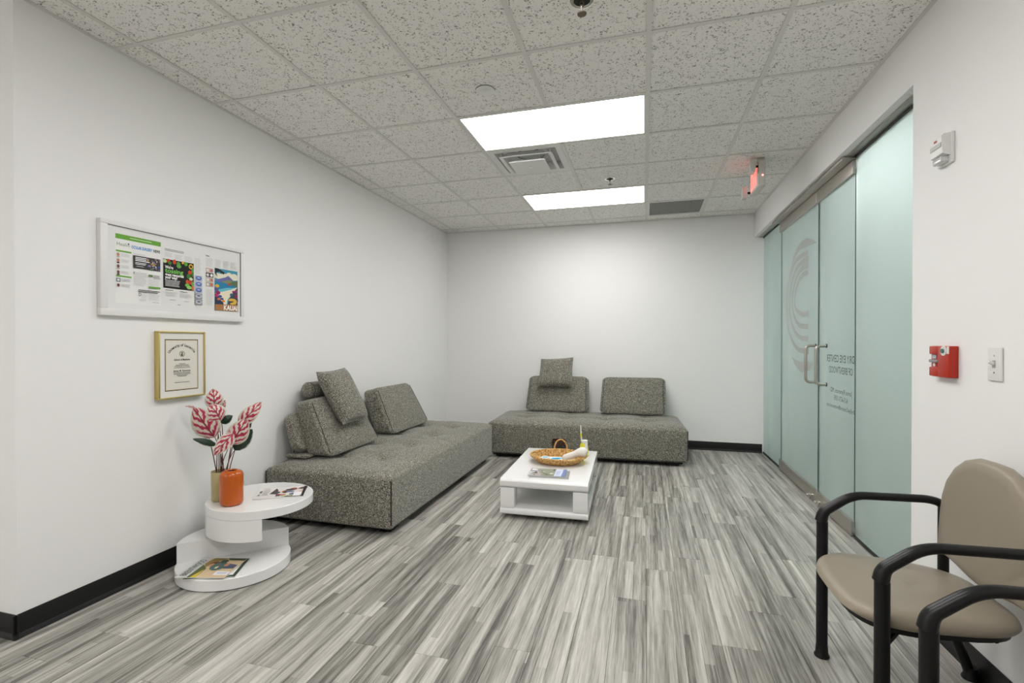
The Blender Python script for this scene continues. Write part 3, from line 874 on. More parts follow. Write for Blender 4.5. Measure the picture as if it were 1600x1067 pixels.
# ------------------------------------------------------------------ swivel side table
ST = thing('side_table', 'white round two-tier swivel side table beside the left wall', 'table', (-2.205, 2.33, 0))
RT = .29
def disc_poly(r, a0, a1, cx, cy, n=48): return [(cx + r * math.cos(R(a0 + (a1 - a0) * k / n)), cy + r * math.sin(R(a0 + (a1 - a0) * k / n))) for k in range(n + 1)]
lc = (-2.215 + 2.205, 2.317 - 2.33); uc = (-2.178 + 2.205, 2.478 - 2.33)
def disc(z0, z1, c, r, name):
    b = .0025
    MB().lathe([(r - b, z0), (r, z0 + b), (r, z1 - b), (r - b, z1)], 96, c=(c[0], c[1], 0)).build(name, m_gloss_white, ST, smooth=25)
disc(.004, .062, lc, RT, 'bottom_disc')
disc(.3125, .362, uc, RT, 'top_disc')
MB().prism(disc_poly(RT - .004, 51, 216, *lc), .0622, .170).build('bottom_drum', m_gloss_white, ST, smooth=25)
MB().prism(disc_poly(RT - .001, 130, 312, *uc), .196, .3123).build('top_drum', m_gloss_white, ST, smooth=25)
MB().lathe([(.07, .1702), (.07, .1958)], 32, c=(-.105, .065, 0)).build('swivel_pivot', m_gloss_white, ST)
MB().lathe([(RT - .03, 0.0008), (RT - .03, .004)], 48, c=(lc[0], lc[1], 0)).build('base_pad', m_black_metal, ST)
c = Print(.275, .215); c.rect(0, 0, 1, 1, (226, 222, 220))
for k in range(14):
    rr = random.Random(k + 50); a, b = rr.uniform(.42, .95), rr.uniform(.1, .8)
    c.ell(a, b, rr.uniform(.04, .1), rr.uniform(.05, .14), rr.choice([(150, 92, 56), (92, 84, 96), (60, 52, 52), (196, 150, 110), (176, 96, 50), (120, 128, 150), (220, 200, 180), (104, 74, 62)]), 9, rr.random() * 3)
c.poly([(.28, .62), (.36, .1), (.42, .3), (.45, .7)], (84, 78, 80)).poly([(.93, 0), (1, 0), (1, 1), (.95, 1)], (48, 40, 46)).poly([(.62, .98), (1, .98), (1, .9), (.62, .92)], (40, 40, 38))
c.rect(.78, .62, .93, .95, (236, 236, 238)).rect(.05, .3, .1, .5, (110, 108, 110)).rect(.05, .62, .09, .75, (140, 138, 138)).lines(.13, .15, .26, .8, 6, (176, 170, 170), .2)
c.text('STYLE', .42, .95, .03, (60, 56, 60)).ell(.6, .9, .05, .04, (206, 214, 130)).ell(.72, .88, .04, .04, (206, 214, 150))
magazine('magazine', 'open-faced magazine with street scene cover on the side table top', 0, .275, .215, .005, (-2.100, 2.555, .3622), R(30), c, 'magazines on the side table')
# lower magazines
c = Print(.255, .23); c.rect(0, 0, 1, 1, (214, 190, 154)).rect(0, 0, .24, 1, (206, 208, 206))
c.poly([(.24, 1), (.24, .35), (.40, .55), (.42, 1)], (96, 104, 58)).poly([(.30, 1), (.38, .6), (.42, 1)], (214, 190, 70)).poly([(.24, .3), (.3, 0), (.62, 0), (.5, .15), (.34, .5)], (146, 124, 74)).poly([(.6, 0), (1, 0), (1, .12), (.66, .1)], (52, 66, 44))
c.ell(.52, .30, .16, .10, (110, 62, 38)).ell(.42, .38, .05, .09, (198, 150, 120)).ell(.60, .44, .16, .22, (92, 112, 104)).ell(.60, .18, .08, .1, (64, 84, 66)).poly([(.74, .28), (.97, .36), (.96, .55), (.74, .56)], (88, 94, 116)).ell(.74, .36, .05, .08, (196, 142, 110)).poly([(.56, .46), (.62, .44), (.62, .56), (.56, .56)], (220, 214, 180))
c.rect(.70, .70, .99, .88, (232, 232, 234)).lines(.74, .75, .95, .84, 2, (130, 140, 170), .35)
V, F = text_geo('BRENTWOOD', .05, 'CENTER', .0, .19)
c.k += 1; c.mb.add([(.048 - v[1] + .0, .112 + v[0], .00008 * c.k) for v in V], F, c._m((60, 60, 64)))
V, F = text_geo('LIFESTYLE', .02, 'LEFT', 0, .06)
c.k += 1; c.mb.add([(.058 - v[1] * .6, .14 + v[0], .00008 * c.k) for v in V], F, c._m((110, 110, 112)))
g = Print(.25, .22); g.rect(0, 0, 1, 1, (236, 236, 232)).rect(.0, .9, 1, 1, (70, 88, 66)).rect(.93, 0, 1, 1, (60, 76, 60)).lines(.3, .92, .9, .98, 1, (200, 200, 190))
magazine('magazine', 'white magazine with green edge, under the other on the side table base', 0, .25, .22, .005, (-2.178, 2.158, .0624), R(24), g, 'magazines on the side table')
magazine('magazine', 'magazine lettered down its side showing a woman on tan cover, table base', 0, .255, .23, .005, (-2.205, 2.150, .0678), R(15), c, 'magazines on the side table')

# vases
m_mouth_shade = mat('vase_mouth_shade', (.03, .012, .004), .6)  # near-black colour paints the shade inside the orange vase's mouth
orange = mat('orange_ceramic', rgb(190, 88, 16), .12, spec=.55)
OV = thing('vase', 'glossy orange ceramic vase on the side table', 'vase', (-2.222, 2.300, .3622), 0)
def vprof(r, h, lip, rb):
    p = [(.001, 0)]
    for k in range(9):
        a = R(-90 + 90 * k / 8); p.append((r - rb + rb * math.cos(a), rb + rb * math.sin(a)))
    for k in range(9):
        a = R(90 * k / 8); p.append((r - .03 + .03 * math.cos(a), h - .03 + .03 * math.sin(a)))
    p += [(lip + .004, h + .001), (lip, h - .002), (lip, h - .03), (r - .012, h - .05), (r - .012, .03), (.001, .02)]
    return p
MB().lathe(vprof(.0605, .192, .025, .022), 48, close=False).build('body', orange, OV, smooth=60)
MB().lathe([(.001, .176), (.0235, .176), (.0242, .188)], 32, close=False).build('mouth_shade', m_mouth_shade, OV)
goldm = mat('pale_gold_ceramic', rgb(188, 174, 128), .32, metal=.3)
GV = thing('vase', 'matt pale gold cylinder vase behind the orange vase', 'vase', (-2.345, 2.350, .3622), 0)
MB().lathe([(.001, 0), (.046, 0), (.050, .004), (.052, .165), (.0505, .168), (.048, .165), (.046, .01), (.001, .01)], 48, close=False).build('body', goldm, GV, smooth=50)

# ------------------------------------------------------------------ artificial plant in the gold vase
def leaf_mat(name, pink):
    m = mat(name, (.5, .2, .25), .45)
    t = NT(m); uv = t.sep(t.n('ShaderNodeTexCoord').outputs['UV'])
    ac = t.math('ABSOLUTE', t.math('SUBTRACT', uv[0], .5))           # 0 midrib .. .5 edge
    k = t.math('SUBTRACT', uv[1], t.math('MULTIPLY', ac, .75))
    nz = t.noise(t.n('ShaderNodeTexCoord').outputs['UV'], 7, 3)
    k = t.math('ADD', k, t.math('MULTIPLY', t.math('SUBTRACT', nz, .5), .26))
    wv = t.math('SINE', t.math('MULTIPLY', k, 25))
    edge = t.math('MULTIPLY', t.math('SUBTRACT', ac, .36), 9, clamp=True)
    if pink:
        c = t.ramp(t.math('MULTIPLY_ADD', wv, .5, .5), [(.18, rgb(214, 208, 190)), (.36, rgb(226, 190, 186)), (.55, rgb(196, 62, 104)), (1, rgb(160, 34, 66))])
        c = t.mix(edge, c, rgb(208, 206, 190))
    else:
        c = t.ramp(t.math('MULTIPLY_ADD', wv, .5, .5), [(.3, rgb(20, 44, 32)), (1, rgb(32, 62, 44))])
        e2 = t.math('MULTIPLY', t.math('SUBTRACT', t.math('ADD', ac, t.math('MULTIPLY', nz, .25)), .52), 16, clamp=True)
        c = t.mix(e2, c, rgb(206, 206, 190))
    rib = t.math('LESS_THAN', ac, .03)
    c = t.mix(rib, c, rgb(128, 40, 46) if pink else rgb(60, 80, 50))
    # underside of every leaf is dark green
    bf = t.n('ShaderNodeNewGeometry').outputs['Backfacing']
    c = t.mix(bf, c, rgb(34, 60, 42))
    t.l(c, t.b.inputs['Base Color'])
    return m
m_leaf, m_leafd = leaf_mat('pink_striped_leaf', True), leaf_mat('dark_green_leaf', False)
m_stem = mat('red_brown_stem', (.11, .030, .018), .55)
PLT = thing('artificial_plant', 'pink striped prayer-plant leaves on red stems in the gold vase', 'plant', (-2.345, 2.350, .375), 0)
vx, vy, vz = PLT.location
fwd = Vector((-math.sin(.2832), math.cos(.2832), 0)); 
LOS = (Vector((vx, vy, .8)) - Vector((0, 0, CAM_H))); LOS.z = 0; LOS.normalize()
SIDE = Vector((LOS.y, -LOS.x, 0))
def pv(px, py, dep=0.0):
    """leaf sketch (zoomed sketch units, 5.34 per picture pixel) -> plant space around the vase"""
    k = 2.86 / 789.2 / 5.34 * 1.06
    return SIDE * ((px - 300) * k) + Vector((0, 0, (745 - py) * k + .128)) + LOS * dep
def leaf(bpx, tpx, wpx, dep, face, m, bend=.02, twist=0.0, root=(0, 0)):
    B, T = pv(*bpx, dep[0]), pv(*tpx, dep[1])
    ax = (T - B); L = ax.length; ax.normalize()
    n0 = (-LOS * face[0] + SIDE * face[1] + Vector((0, 0, face[2]))); n0 = (n0 - ax * n0.dot(ax)).normalized()
    sd = ax.cross(n0) * -1
    W = wpx * 2.86 / 789.2 / 5.34
    nu, nv = 8, 12; V, F, UV = [], [], []
    for j in range(nv + 1):
        v = j / nv
        wd = W / 2 * (math.sin(math.pi * min(1, v ** .78 * .985 + .012)) ** .72)
        if j == nv: wd = .0005
        for i in range(nu + 1):
            u = i / nu * 2 - 1
            p = B + ax * (L * v) + sd * (u * wd) + n0 * (bend * math.sin(math.pi * v) - abs(u) ** 1.5 * wd * .28 + .004 * math.sin(v * 26) * abs(u) + twist * u * wd)
            V.append(p); UV.append((i / nu, v))
    for j in range(nv):
        for i in range(nu):
            a = j * (nu + 1) + i; F.append((a, a + 1, a + nu + 2, a + nu + 1))
    me = bpy.data.meshes.new('leaf'); me.from_pydata([tuple(v) for v in V], [], F); me.materials.append(m)
    me.polygons.foreach_set('use_smooth', [True] * len(F))
    ul = me.uv_layers.new(name='UVMap')
    for poly in me.polygons:
        for li in poly.loop_indices: ul.data[li].uv = UV[me.loops[li].vertex_index]
    me.update()
    # face the front towards n0
    if me.polygons[len(F) // 2].normal.dot(n0) < 0: me.flip_normals()
    o = link_mesh('leaf', me, PLT)
    rx, ry = root
    a = Vector((rx, ry, .0)); b = Vector((rx * 1.15, ry * 1.15, .13))
    P = []
    for k in range(11):
        q = k / 10
        P.append(a * (1 - q) ** 3 + b * 3 * q * (1 - q) ** 2 + (B - ax * L * .35) * 3 * q * q * (1 - q) + B * q ** 3)
    MB().tube(P, [.0032 - .0014 * k / 10 for k in range(11)], 6).build('stem', m_stem, PLT)
rt = [(.022 * math.cos(2.4 * k), .022 * math.sin(2.4 * k)) for k in range(12)]
leaf((258, 205), (246, 50), 145, (.00, .03), (1, 0, .25), m_leaf, .015, 0, rt[0])
leaf((300, 300), (222, 165), 165, (-.03, -.05), (1, .1, .5), m_leaf, .02, 0, rt[1])
leaf((258, 432), (118, 178), 205, (-.02, -.06), (1, -.2, .15), m_leaf, .02, .0, rt[2])
leaf((430, 352), (600, 176), 130, (.0, .03), (1, .35, .55), m_leaf, .02, .0, rt[3])
leaf((368, 490), (484, 292), 175, (-.05, -.07), (1, .1, .35), m_leaf, .015, .0, rt[4])
leaf((392, 395), (250, 556), 120, (-.06, -.09), (1, -.1, .2), m_leaf, .012, .0, rt[5])
leaf((398, 556), (528, 390), 130, (.01, -.01), (1, .2, .2), m_leafd, .015, .0, rt[6])
leaf((300, 330), (385, 280), 80, (.04, .05), (1, .2, .2), m_leafd, .01, .0, rt[7])
leaf((455, 410), (520, 318), 85, (.04, .04), (1, .2, .1), m_leafd, .01, .0, rt[8])
leaf((266, 498), (106, 428), 62, (.0, -.02), (1, -.2, .4), m_leafd, .012, .0, rt[9])
leaf((150, 225), (52, 184), 40, (.05, .07), (.4, -.2, 1), m_leaf, .01, .0, rt[10])
leaf((290, 235), (330, 150), 60, (.05, .06), (1, .3, .2), m_leaf, .01, .0, rt[11])

# ------------------------------------------------------------------ waiting chairs
def egg(hx, hy, e, n=48, taper=0.0, ex=None):
    P = []
    for k in range(n):
        a = 2 * math.pi * k / n; c, s = math.cos(a), math.sin(a)
        x = hx * math.copysign(abs(c) ** e, c); y = hy * math.copysign(abs(s) ** e, s)
        P.append((x, y * (1 - taper * (x / hx + .35 if x / hx > -.35 else 0))))
    return P
m_vinyl = mat('taupe_vinyl', rgb(148, 138, 122), .36, spec=.4)
t = NT(m_vinyl); t.bump(t.noise(t.obj(), 420, 2), .0006, .25)
def make_chair(label, group):
    ch = thing('waiting_chair', label, 'chair', (.9, 2.035, 0), 0, group)
    # seat: local x -.25 (front) .. +.22 (back)
    mb = MB(); V, F = [], []; n = 56
    rings = [(0.0, .395), (.90, .392), (.975, .398), (1.0, .413), (.985, .426), (.93, .436), (.80, .442), (.5, .444), (0.0, .440)]
    outline = egg(.245, .262, .55, n, .12)
    for (k, z) in rings:
        for (x, y) in outline:
            zz = z + (.006 * (-x / .24) if z > .41 else 0)
            if k < .9 and z > .43: zz -= .008 * math.exp(-((x + .02) / .12) ** 2 - (y / .15) ** 2)
            droop = -.018 * max(0, (-x / .24 - .55) / .45) ** 2 * k if z > .40 else 0
            V.append((x * max(k, .001) - .028, y * max(k, .001), zz + droop))
    for r_ in range(len(rings) - 1):
        for i in range(n):
            j = (i + 1) % n; F.append((r_ * n + i, r_ * n + j, (r_ + 1) * n + j, (r_ + 1) * n + i))
    mb.add(V, F).build('seat', m_vinyl, ch, smooth=60)
    MB().prism([(x * .92 - .028, y * .92) for x, y in egg(.245, .262, .55, 40, .12)], .376, .3925).build('seat_pan', m_black_metal, ch)
    # backrest: outline in (y,z), front towards -x, leaning back a little
    half = [(0, .892), (.08, .890), (.15, .872), (.215, .832), (.262, .778), (.284, .72), (.290, .65), (.290, .57), (.287, .512), (.272, .500), (.20, .497), (.13, .487), (.07, .478), (0, .474)]
    pts = half + [(-y, z) for y, z in half[-2:0:-1]]
    cz = .68; n = len(pts)
    prof = [(0.0, .0), (.80, .0), (.93, .004), (.985, .013), (1.0, .026), (.985, .040), (.93, .046), (0.0, .048)]
    V, F = [], []
    for (k, dx) in prof:
        for (y, z) in pts:
            k2 = max(k, .001); yy = y * k2 * .85; zz = cz + (z - cz) * k2
            x = .160 + dx + .06 * (zz - .5) - .10 * yy * yy
            V.append((x, yy, zz - .018))
    for r_ in range(len(prof) - 1):
        for i in range(n):
            j = (i + 1) % n; F.append((r_ * n + i, (r_ + 1) * n + i, (r_ + 1) * n + j, r_ * n + j))
    MB().add(V, F).build('backrest', m_vinyl, ch, smooth=60)
    for s in (-1, 1):
        y = s * .268
        # front leg
        MB().tube([(-.208, y, .012), (-.208, y, .548)], .0205, 16).build('front_leg', m_black_metal, ch)
        # rear post and splayed rear leg
        pth = fillet([(.198, y, .66), (.198, y, .30), (.235, y, .16), (.285, y, .014)], .06)
        MB().tube(pth, .0175, 14).build('rear_leg', m_black_metal, ch)
        # arm rest: moulded, drooping at the front
        pth = fillet([(-.212, y, .548), (-.205, y, .585), (-.105, y, .662), (.15, y, .668), (.196, y, .655), (.198, y, .60)], [.03, .05, .03, .03], 6)
        n = len(pth)
        MB().tube(pth, [.0225 - .007 * min(1, k / (n * .45)) for k in range(n)], 14).build('armrest', mat('black_moulded_plastic', (.007, .007, .008), .34, spec=.35), ch, smooth=60)
        for (fx, fz) in ((-.208, 0), (.285, 0)):
            MB().lathe([(.027, .001), (.028, .006), (.0225, .018), (.0215, .045)], 18, c=(fx, y, 0)).build('glide', m_black_metal, ch)
    for xx in (-.12, .12):
        MB().tube([(xx, -.18, .370), (xx, .18, .370)], .008, 8).build('cross_rail', m_black_metal, ch)
    for xx in (-.208,):
        for s_ in (-1, 1):
            MB().tube([(xx, s_ * .262, .34), (xx * .6, s_ * .18, .374)], .010, 8).build('seat_brace', m_black_metal, ch)
    for s in (-1, 1):
        MB().tube([(.205, s * .268, .60), (.206, s * .21, .60)], .01, 8).build('back_mount', m_black_metal, ch)
    return ch
CH = make_chair('taupe vinyl waiting chair with black arms, nearer the glass doors', 'taupe waiting chairs')
CH.location = (.9, 2.056, 0)
C2 = copy_tree(CH); C2.location = (.897, 1.252, 0)
C2['label'] = 'taupe waiting chair cut off by the lower right corner of the picture'

# ------------------------------------------------------------------ framed newspaper poster
MW = lambda y, z, x: Matrix(((0, 0, 1, x), (1, 0, 0, y), (0, 1, 0, z), (0, 0, 0, 1)))
PF = thing('framed_poster', 'wide white frame holding three newspaper pages on the left wall', 'picture', (XL, 2.29, 1.405))
ya, yb_, za, zb = 1.830 - 2.29, 2.752 - 2.29, 0.0, .476
fb = .036
fr = [(ya, za, yb_, za + fb), (ya, zb - .022, yb_, zb), (ya, za + fb, ya + fb, zb - .022), (yb_ - .026, za + fb, yb_, zb - .022)]
mf = MB()
for (a, b, c_, d) in fr: mf.box(.001, a, b, .029, c_, d, r=.002, seg=1)
mf.build('frame', mat('white_frame', (.80, .795, .78), .4), PF)
MB().box(.001, ya + .004, za + .004, .022, yb_ - .004, zb - .004).build('mat_board', mat('white_mat_board', (.80, .80, .79), .8), PF, smooth=0)
ln = MB(); gr = mat('lip_shade_grey', (.16, .155, .15), .6)  # dark strips paint the shade under the top and right frame lip
ln.box(.0222, ya + fb, zb - .0245, .0275, yb_ - .026, zb - .0222).box(.0222, yb_ - .0278, za + fb, .0275, yb_ - .0262, zb - .0245)
ln.build('lip_shade', gr, PF, smooth=0)
def page(pr, y, z, name='newspaper_page'):
    pr.build(name, PF, Matrix(((0, 0, 1, .0224), (1, 0, 0, y - 2.29), (0, 1, 0, z - 1.405), (0, 0, 0, 1))))
GRN, GY_, BLK, WHT = (108, 168, 62), (196, 196, 194), (40, 40, 40), (244, 244, 242)
p1 = Print(.249, .350); p1.rect(0, 0, 1, 1, (238, 238, 236)).rect(0, 0, 1, .07, GRN).lines(.30, .028, .85, .042, 1, (200, 222, 180), .8)
p1.text('Healio', .02, .168, .026, (128, 150, 110), maxw=.27).ell(.27, .125, .02, .012, (110, 110, 170))
p1.text('OCULAR SURGERY', .33, .176, .021, (20, 140, 214), bold=.0007, maxw=.47).text('NEWS', .82, .178, .021, (20, 20, 24), bold=.0007, maxw=.16)
p1.rect(.01, .235, .33, .258, GRN).rect(.01, .60, .33, .622, GRN)
skin = [(196, 140, 104), (190, 132, 100), (120, 80, 66), (110, 78, 64)]
for k in range(4):
    b = .272 + k * .085; p1.rect(.01, b, .095, b + .065, (228, 226, 224))
    p1.ell(.052, b + .028, .028, .026, skin[k]).ell(.052, b + .062, .032, .012, (70, 66, 72) if k % 2 else (190, 180, 170))
    p1.lines(.11, b + .01, .30, b + .055, 4, (206, 206, 206), .4)
p1.rect(.01, .64, .095, .695, (90, 96, 104)).rect(.025, .65, .08, .685, (216, 220, 226)).lines(.11, .645, .32, .69, 4, (190, 190, 206), .4)
p1.rect(.01, .72, .095, .775, (228, 224, 222)).ell(.052, .745, .028, .024, (110, 72, 60)).lines(.11, .722, .30, .772, 4, (206, 206, 206), .4)
p1.rect(.36, .275, .98, .465, (66, 66, 64))
for k in range(34):
    rr = random.Random(k + 9); a = rr.uniform(.66, .97); b = rr.uniform(.285, .455)
    p1.ell(a, b, rr.uniform(.012, .03), rr.uniform(.008, .022), rr.choice([(206, 200, 196), (150, 120, 160), (60, 90, 160), (196, 160, 60), (120, 110, 110), (176, 140, 150), (90, 120, 90)]), 7, rr.random() * 3)
p1.lines(.40, .295, .72, .365, 3, (236, 234, 236), .6, random.Random(2)).lines(.40, .375, .66, .415, 2, (236, 234, 236), .5, random.Random(3)).lines(.42, .428, .60, .44, 1, (220, 220, 220), .6)
p1.lines(.36, .25, .62, .265, 1, (190, 190, 190), .4).lines(.36, .52, .66, .73, 14, (208, 208, 206), .4).rect(.36, .52, .375, .555, (110, 110, 110))
p1.rect(.69, .535, .79, .568, (96, 130, 70)).lines(.80, .535, .97, .60, 4, (100, 100, 100), .35).lines(.69, .61, .97, .70, 7, (212, 212, 210), .4).rect(.69, .715, .97, .742, GRN)
p1.lines(.46, .78, .97, .83, 2, (60, 60, 62), .42).text('D', .46, .875, .024, (50, 50, 50)).lines(.52, .85, .66, .91, 5, (214, 214, 212), .4).lines(.69, .83, .97, .93, 7, (214, 214, 212), .4).lines(.48, .92, .66, .95, 3, (206, 206, 206), .4).lines(.78, .955, .97, .965, 1, (140, 140, 140), .5)
page(p1, 1.907, 1.471)
p2 = Print(.258, .348); p2.rect(0, 0, 1, 1, (232, 232, 230)).lines(.03, .085, .62, .125, 2, (80, 80, 80), .38)
p2.lines(.03, .14, .22, .22, 6, (204, 204, 202), .4).lines(.27, .15, .48, .24, 7, (204, 204, 202), .4).lines(.52, .15, .73, .25, 7, (204, 204, 202), .4).lines(.78, .15, .97, .42, 18, (208, 208, 206), .4)
p2.rect(-.01, .25, .755, .715, (30, 30, 30))
veg = [(.03, .285, .05, .03, (196, 214, 160)), (.12, .275, .04, .035, (200, 60, 40)), (.15, .305, .045, .03, (70, 130, 50)), (.26, .275, .045, .04, (206, 70, 44)), (.36, .30, .05, .04, (80, 150, 66)), (.37, .335, .06, .035, (96, 160, 70)), (.47, .265, .03, .025, (228, 180, 70)), (.55, .28, .045, .035, (90, 160, 60)), (.68, .31, .06, .045, (220, 180, 60)), (.68, .31, .035, .025, (60, 60, 40)), (.72, .38, .03, .05, (90, 150, 60)), (.65, .41, .05, .035, (206, 70, 40)), (.72, .44, .03, .04, (70, 120, 50)), (.62, .48, .06, .045, (60, 120, 50)), (.68, .52, .05, .03, (206, 214, 180)), (.58, .57, .04, .035, (206, 90, 50)), (.66, .575, .06, .04, (200, 60, 40)), (.72, .60, .035, .045, (120, 170, 80)), (.58, .63, .06, .03, (120, 186, 80)), (.63, .665, .07, .03, (150, 200, 110)), (.72, .67, .035, .04, (206, 110, 60))]
for (a, b, ra, rb_, c_) in veg: p2.ell(a, b, ra, rb_, c_, 9, a * 9)
p2.text("We're", .03, .400, .024, WHT, bold=.0007, maxw=.20).text('tossing', .03, .465, .036, (130, 206, 96), bold=.0008, maxw=.45).text('great resources', .03, .515, .022, WHT, bold=.0009, maxw=.46).text('your way!', .03, .560, .022, WHT, bold=.0009, maxw=.30)
p2.lines(.03, .58, .46, .69, 5, (196, 196, 196), .5, random.Random(5))
for k in range(5):
    b = .44 + k * .102; p2.rect(.775, b, .975, b + .095, (180, 186, 206) if k < 3 else (150, 150, 156)).ell(.88, b + .045, .085, .034, (84, 104, 178) if k < 3 else (196, 200, 208), 12).ell(.88, b + .04, .05, .014, (176, 190, 224) if k < 3 else (110, 110, 116), 10)
p2.lines(.03, .74, .28, .755, 1, (120, 120, 120), .6).lines(.38, .745, .62, .76, 1, (120, 120, 120), .6).lines(.03, .77, .33, .85, 7, (206, 206, 204), .4).lines(.38, .775, .70, .855, 7, (206, 206, 204), .4).lines(.13, .892, .30, .905, 1, (170, 170, 170), .6).lines(.48, .902, .64, .914, 1, (170, 170, 170), .6).lines(.32, .965, .42, .975, 1, (90, 90, 90), .6).lines(.78, .955, .97, .985, 3, (206, 206, 206), .4)
page(p2, 2.172, 1.474)
p3 = Print(.252, .346); p3.rect(0, 0, .98, .98, (232, 232, 230)).text('News', .02, .085, .012, (40, 40, 40), bold=.0004)
p3.lines(.02, .11, .24, .27, 12, (206, 206, 204), .4)
for k, cc in enumerate(((206, 180, 176), (60, 60, 60), (190, 176, 166), (180, 160, 150))):
    b = .285 + k * .084; p3.rect(.02, b, .24, b + .078, cc); p3.ell(.075, b + .04, .04, .026, (226, 220, 214)).ell(.185, b + .04, .04, .026, (200, 120, 110) if k != 1 else (236, 236, 236))
p3.lines(.02, .66, .24, .95, 20, (210, 210, 208), .4)
for a in (.29, .53, .77): p3.lines(a, .11, a + .20, .25, 10, (208, 208, 206), .4)
# island travel picture
A0, A1, B0, B1 = .275, 1.0, .265, 1.02
def k3(pts): return [(A0 + (A1 - A0) * a, B0 + (B1 - B0) * b) for a, b in pts]
def poly3(pts, c_): p3.poly(k3(pts), c_)
def el3(a, b, ra, rb_, c_, n=12, rot=0): p3.poly(k3([(a + ra * math.cos(2 * math.pi * i / n + rot), b + rb_ * math.sin(2 * math.pi * i / n + rot)) for i in range(n)]), c_)
poly3([(0, 0), (1, 0), (1, 1), (0, 1)], (70, 150, 176))
for (a, b, ra, rb_) in ((.15, .17, .2, .06), (.4, .15, .16, .05), (.62, .13, .14, .07), (.85, .14, .16, .07), (.75, .19, .3, .05), (.25, .21, .3, .04)): el3(a, b, ra, rb_, (232, 228, 208))
poly3([(0, .30), (.25, .23), (.45, .19), (.58, .14), (.72, .20), (.86, .27), (1, .30), (1, .34), (0, .34)], (110, 112, 170))
poly3([(.3, .30), (.6, .24), (1, .28), (1, .34), (.3, .33)], (130, 140, 100))
poly3([(0, .31), (.5, .33), (.75, .35), (.95, .40), (.7, .52), (.3, .62), (0, .66)], (44, 130, 176))
poly3([(.05, .52), (.5, .44), (.9, .41), (.6, .52), (.2, .60)], (110, 190, 206))
poly3([(0, .60), (.3, .55), (.7, .47), (.95, .40), (1, .46), (.75, .58), (.55, .72), (.5, .88), (.1, .88), (.3, .70), (0, .66)], (236, 226, 200))
poly3([(.52, .34), (.66, .31), (.74, .35), (.6, .38)], (180, 80, 60))
poly3([(.62, .33), (.80, .26), (1, .24), (1, .40), (.85, .38)], (96, 116, 84))
poly3([(.8, .52), (1, .40), (1, .86), (.55, .86), (.6, .74)], (70, 74, 84))
poly3([(0, .60), (.12, .62), (.2, .72), (.34, .80), (.42, .90), (0, .90)], (40, 56, 84))
for (a, b, ra, rb_, c_) in ((.10, .42, .09, .04, (214, 176, 60)), (.07, .50, .09, .04, (90, 90, 130)), (.13, .58, .10, .05, (150, 44, 96)), (.07, .65, .08, .04, (186, 50, 110)), (.22, .66, .08, .03, (60, 80, 150)), (.30, .72, .07, .03, (90, 70, 140)), (.16, .73, .07, .03, (206, 120, 60)), (.36, .77, .06, .03, (222, 130, 40)), (.72, .60, .08, .04, (60, 100, 140)), (.80, .52, .06, .03, (140, 60, 110)), (.93, .50, .06, .04, (150, 66, 120)), (.92, .62, .08, .05, (126, 50, 90)), (.95, .72, .06, .06, (66, 60, 100))): el3(a, b, ra, rb_, c_)
for k in range(7):
    a = R(-150 + 42 * k); el3(.76 + .11 * math.cos(a), .76 + .055 * math.sin(a), .10, .022, (226, 186, 72), 10, 0)
poly3([(.76, .75), (.70, .86), (.80, .86)], (226, 186, 72)); el3(.76, .765, .04, .022, (150, 110, 40))
poly3([(0, 0), (.12, 0), (.42, .08), (.36, .13), (.2, .07), (.05, .10), (.10, .20), (.02, .14)], (40, 40, 44))
poly3([(0, .86), (1, .83), (1, 1), (0, 1)], (170, 120, 76))
p3.text('KAUAI', A0 + (A1 - A0) * .36, B0 + (B1 - B0) * .978, .042, WHT, bold=.0018, maxw=.44)
page(p3, 2.448, 1.478)

# ------------------------------------------------------------------ framed diploma
DF = thing('framed_diploma', 'gold framed diploma hanging below the wide white frame', 'picture', (XL, 2.275, .953))
ya, yb_, zb, fb = -.143, .163, .380, .009
mf = MB()
for (a, b, c_, d) in ((ya, 0, yb_, fb), (ya, zb - fb, yb_, zb), (ya, fb, ya + fb, zb - fb), (yb_ - fb, fb, yb_, zb - fb)): mf.box(.001, a, b, .034, c_, d, r=.0015, seg=1)
mf.build('frame', m_gold, DF)
MB().box(.001, ya + .003, .003, .026, yb_ - .003, zb - .003).build('mat_board', mat('cream_mat_board', (.79, .775, .74), .8), DF, smooth=0)
dp = Print(.214, .288)
dp.rect(-.008, -.006, 1.008, 1.006, (70, 52, 38)).rect(.012, .01, .988, .99, (222, 206, 170)).rect(.03, .024, .97, .976, (226, 222, 212))
txt = 'University of Louisville'
for i, chh in enumerate(txt):
    if chh == ' ': continue
    th_ = R(142 - 104 * i / (len(txt) - 1)); rr_ = .098
    V, F = text_geo(chh, .021, 'CENTER', .0006)
    a_ = th_ - math.pi / 2; cx_, cy_ = .107 + rr_ * math.cos(th_), .288 * .545 + rr_ * math.sin(th_) * .95
    dp.mb.add([(cx_ + v[0] * math.cos(a_) - v[1] * math.sin(a_), cy_ + v[0] * math.sin(a_) + v[1] * math.cos(a_), .0006) for v in V], F, dp._m((44, 42, 36)))
dp.k = 9
dp.ell(.5, .285, .085, .060, (120, 116, 96), 20).ell(.5, .285, .07, .05, (206, 200, 180), 20).poly([(.48, .245), (.53, .26), (.5, .29), (.54, .31), (.49, .33), (.46, .30), (.49, .28)], (50, 48, 40))
dp.text('School of Medicine', .5, .415, .016, BLK, 'CENTER', .0004, .48)
for b, wdt in ((.475, .20), (.50, .40), (.525, .46), (.553, .50)):
    dp.rect(.5 - wdt / 2, b, .5 + wdt / 2, b + .010, (96, 92, 84)); dp.k -= 1
dp.k += 1
dp.text('James M. Rynerson', .5, .635, .015, BLK, 'CENTER', .0003, .52)
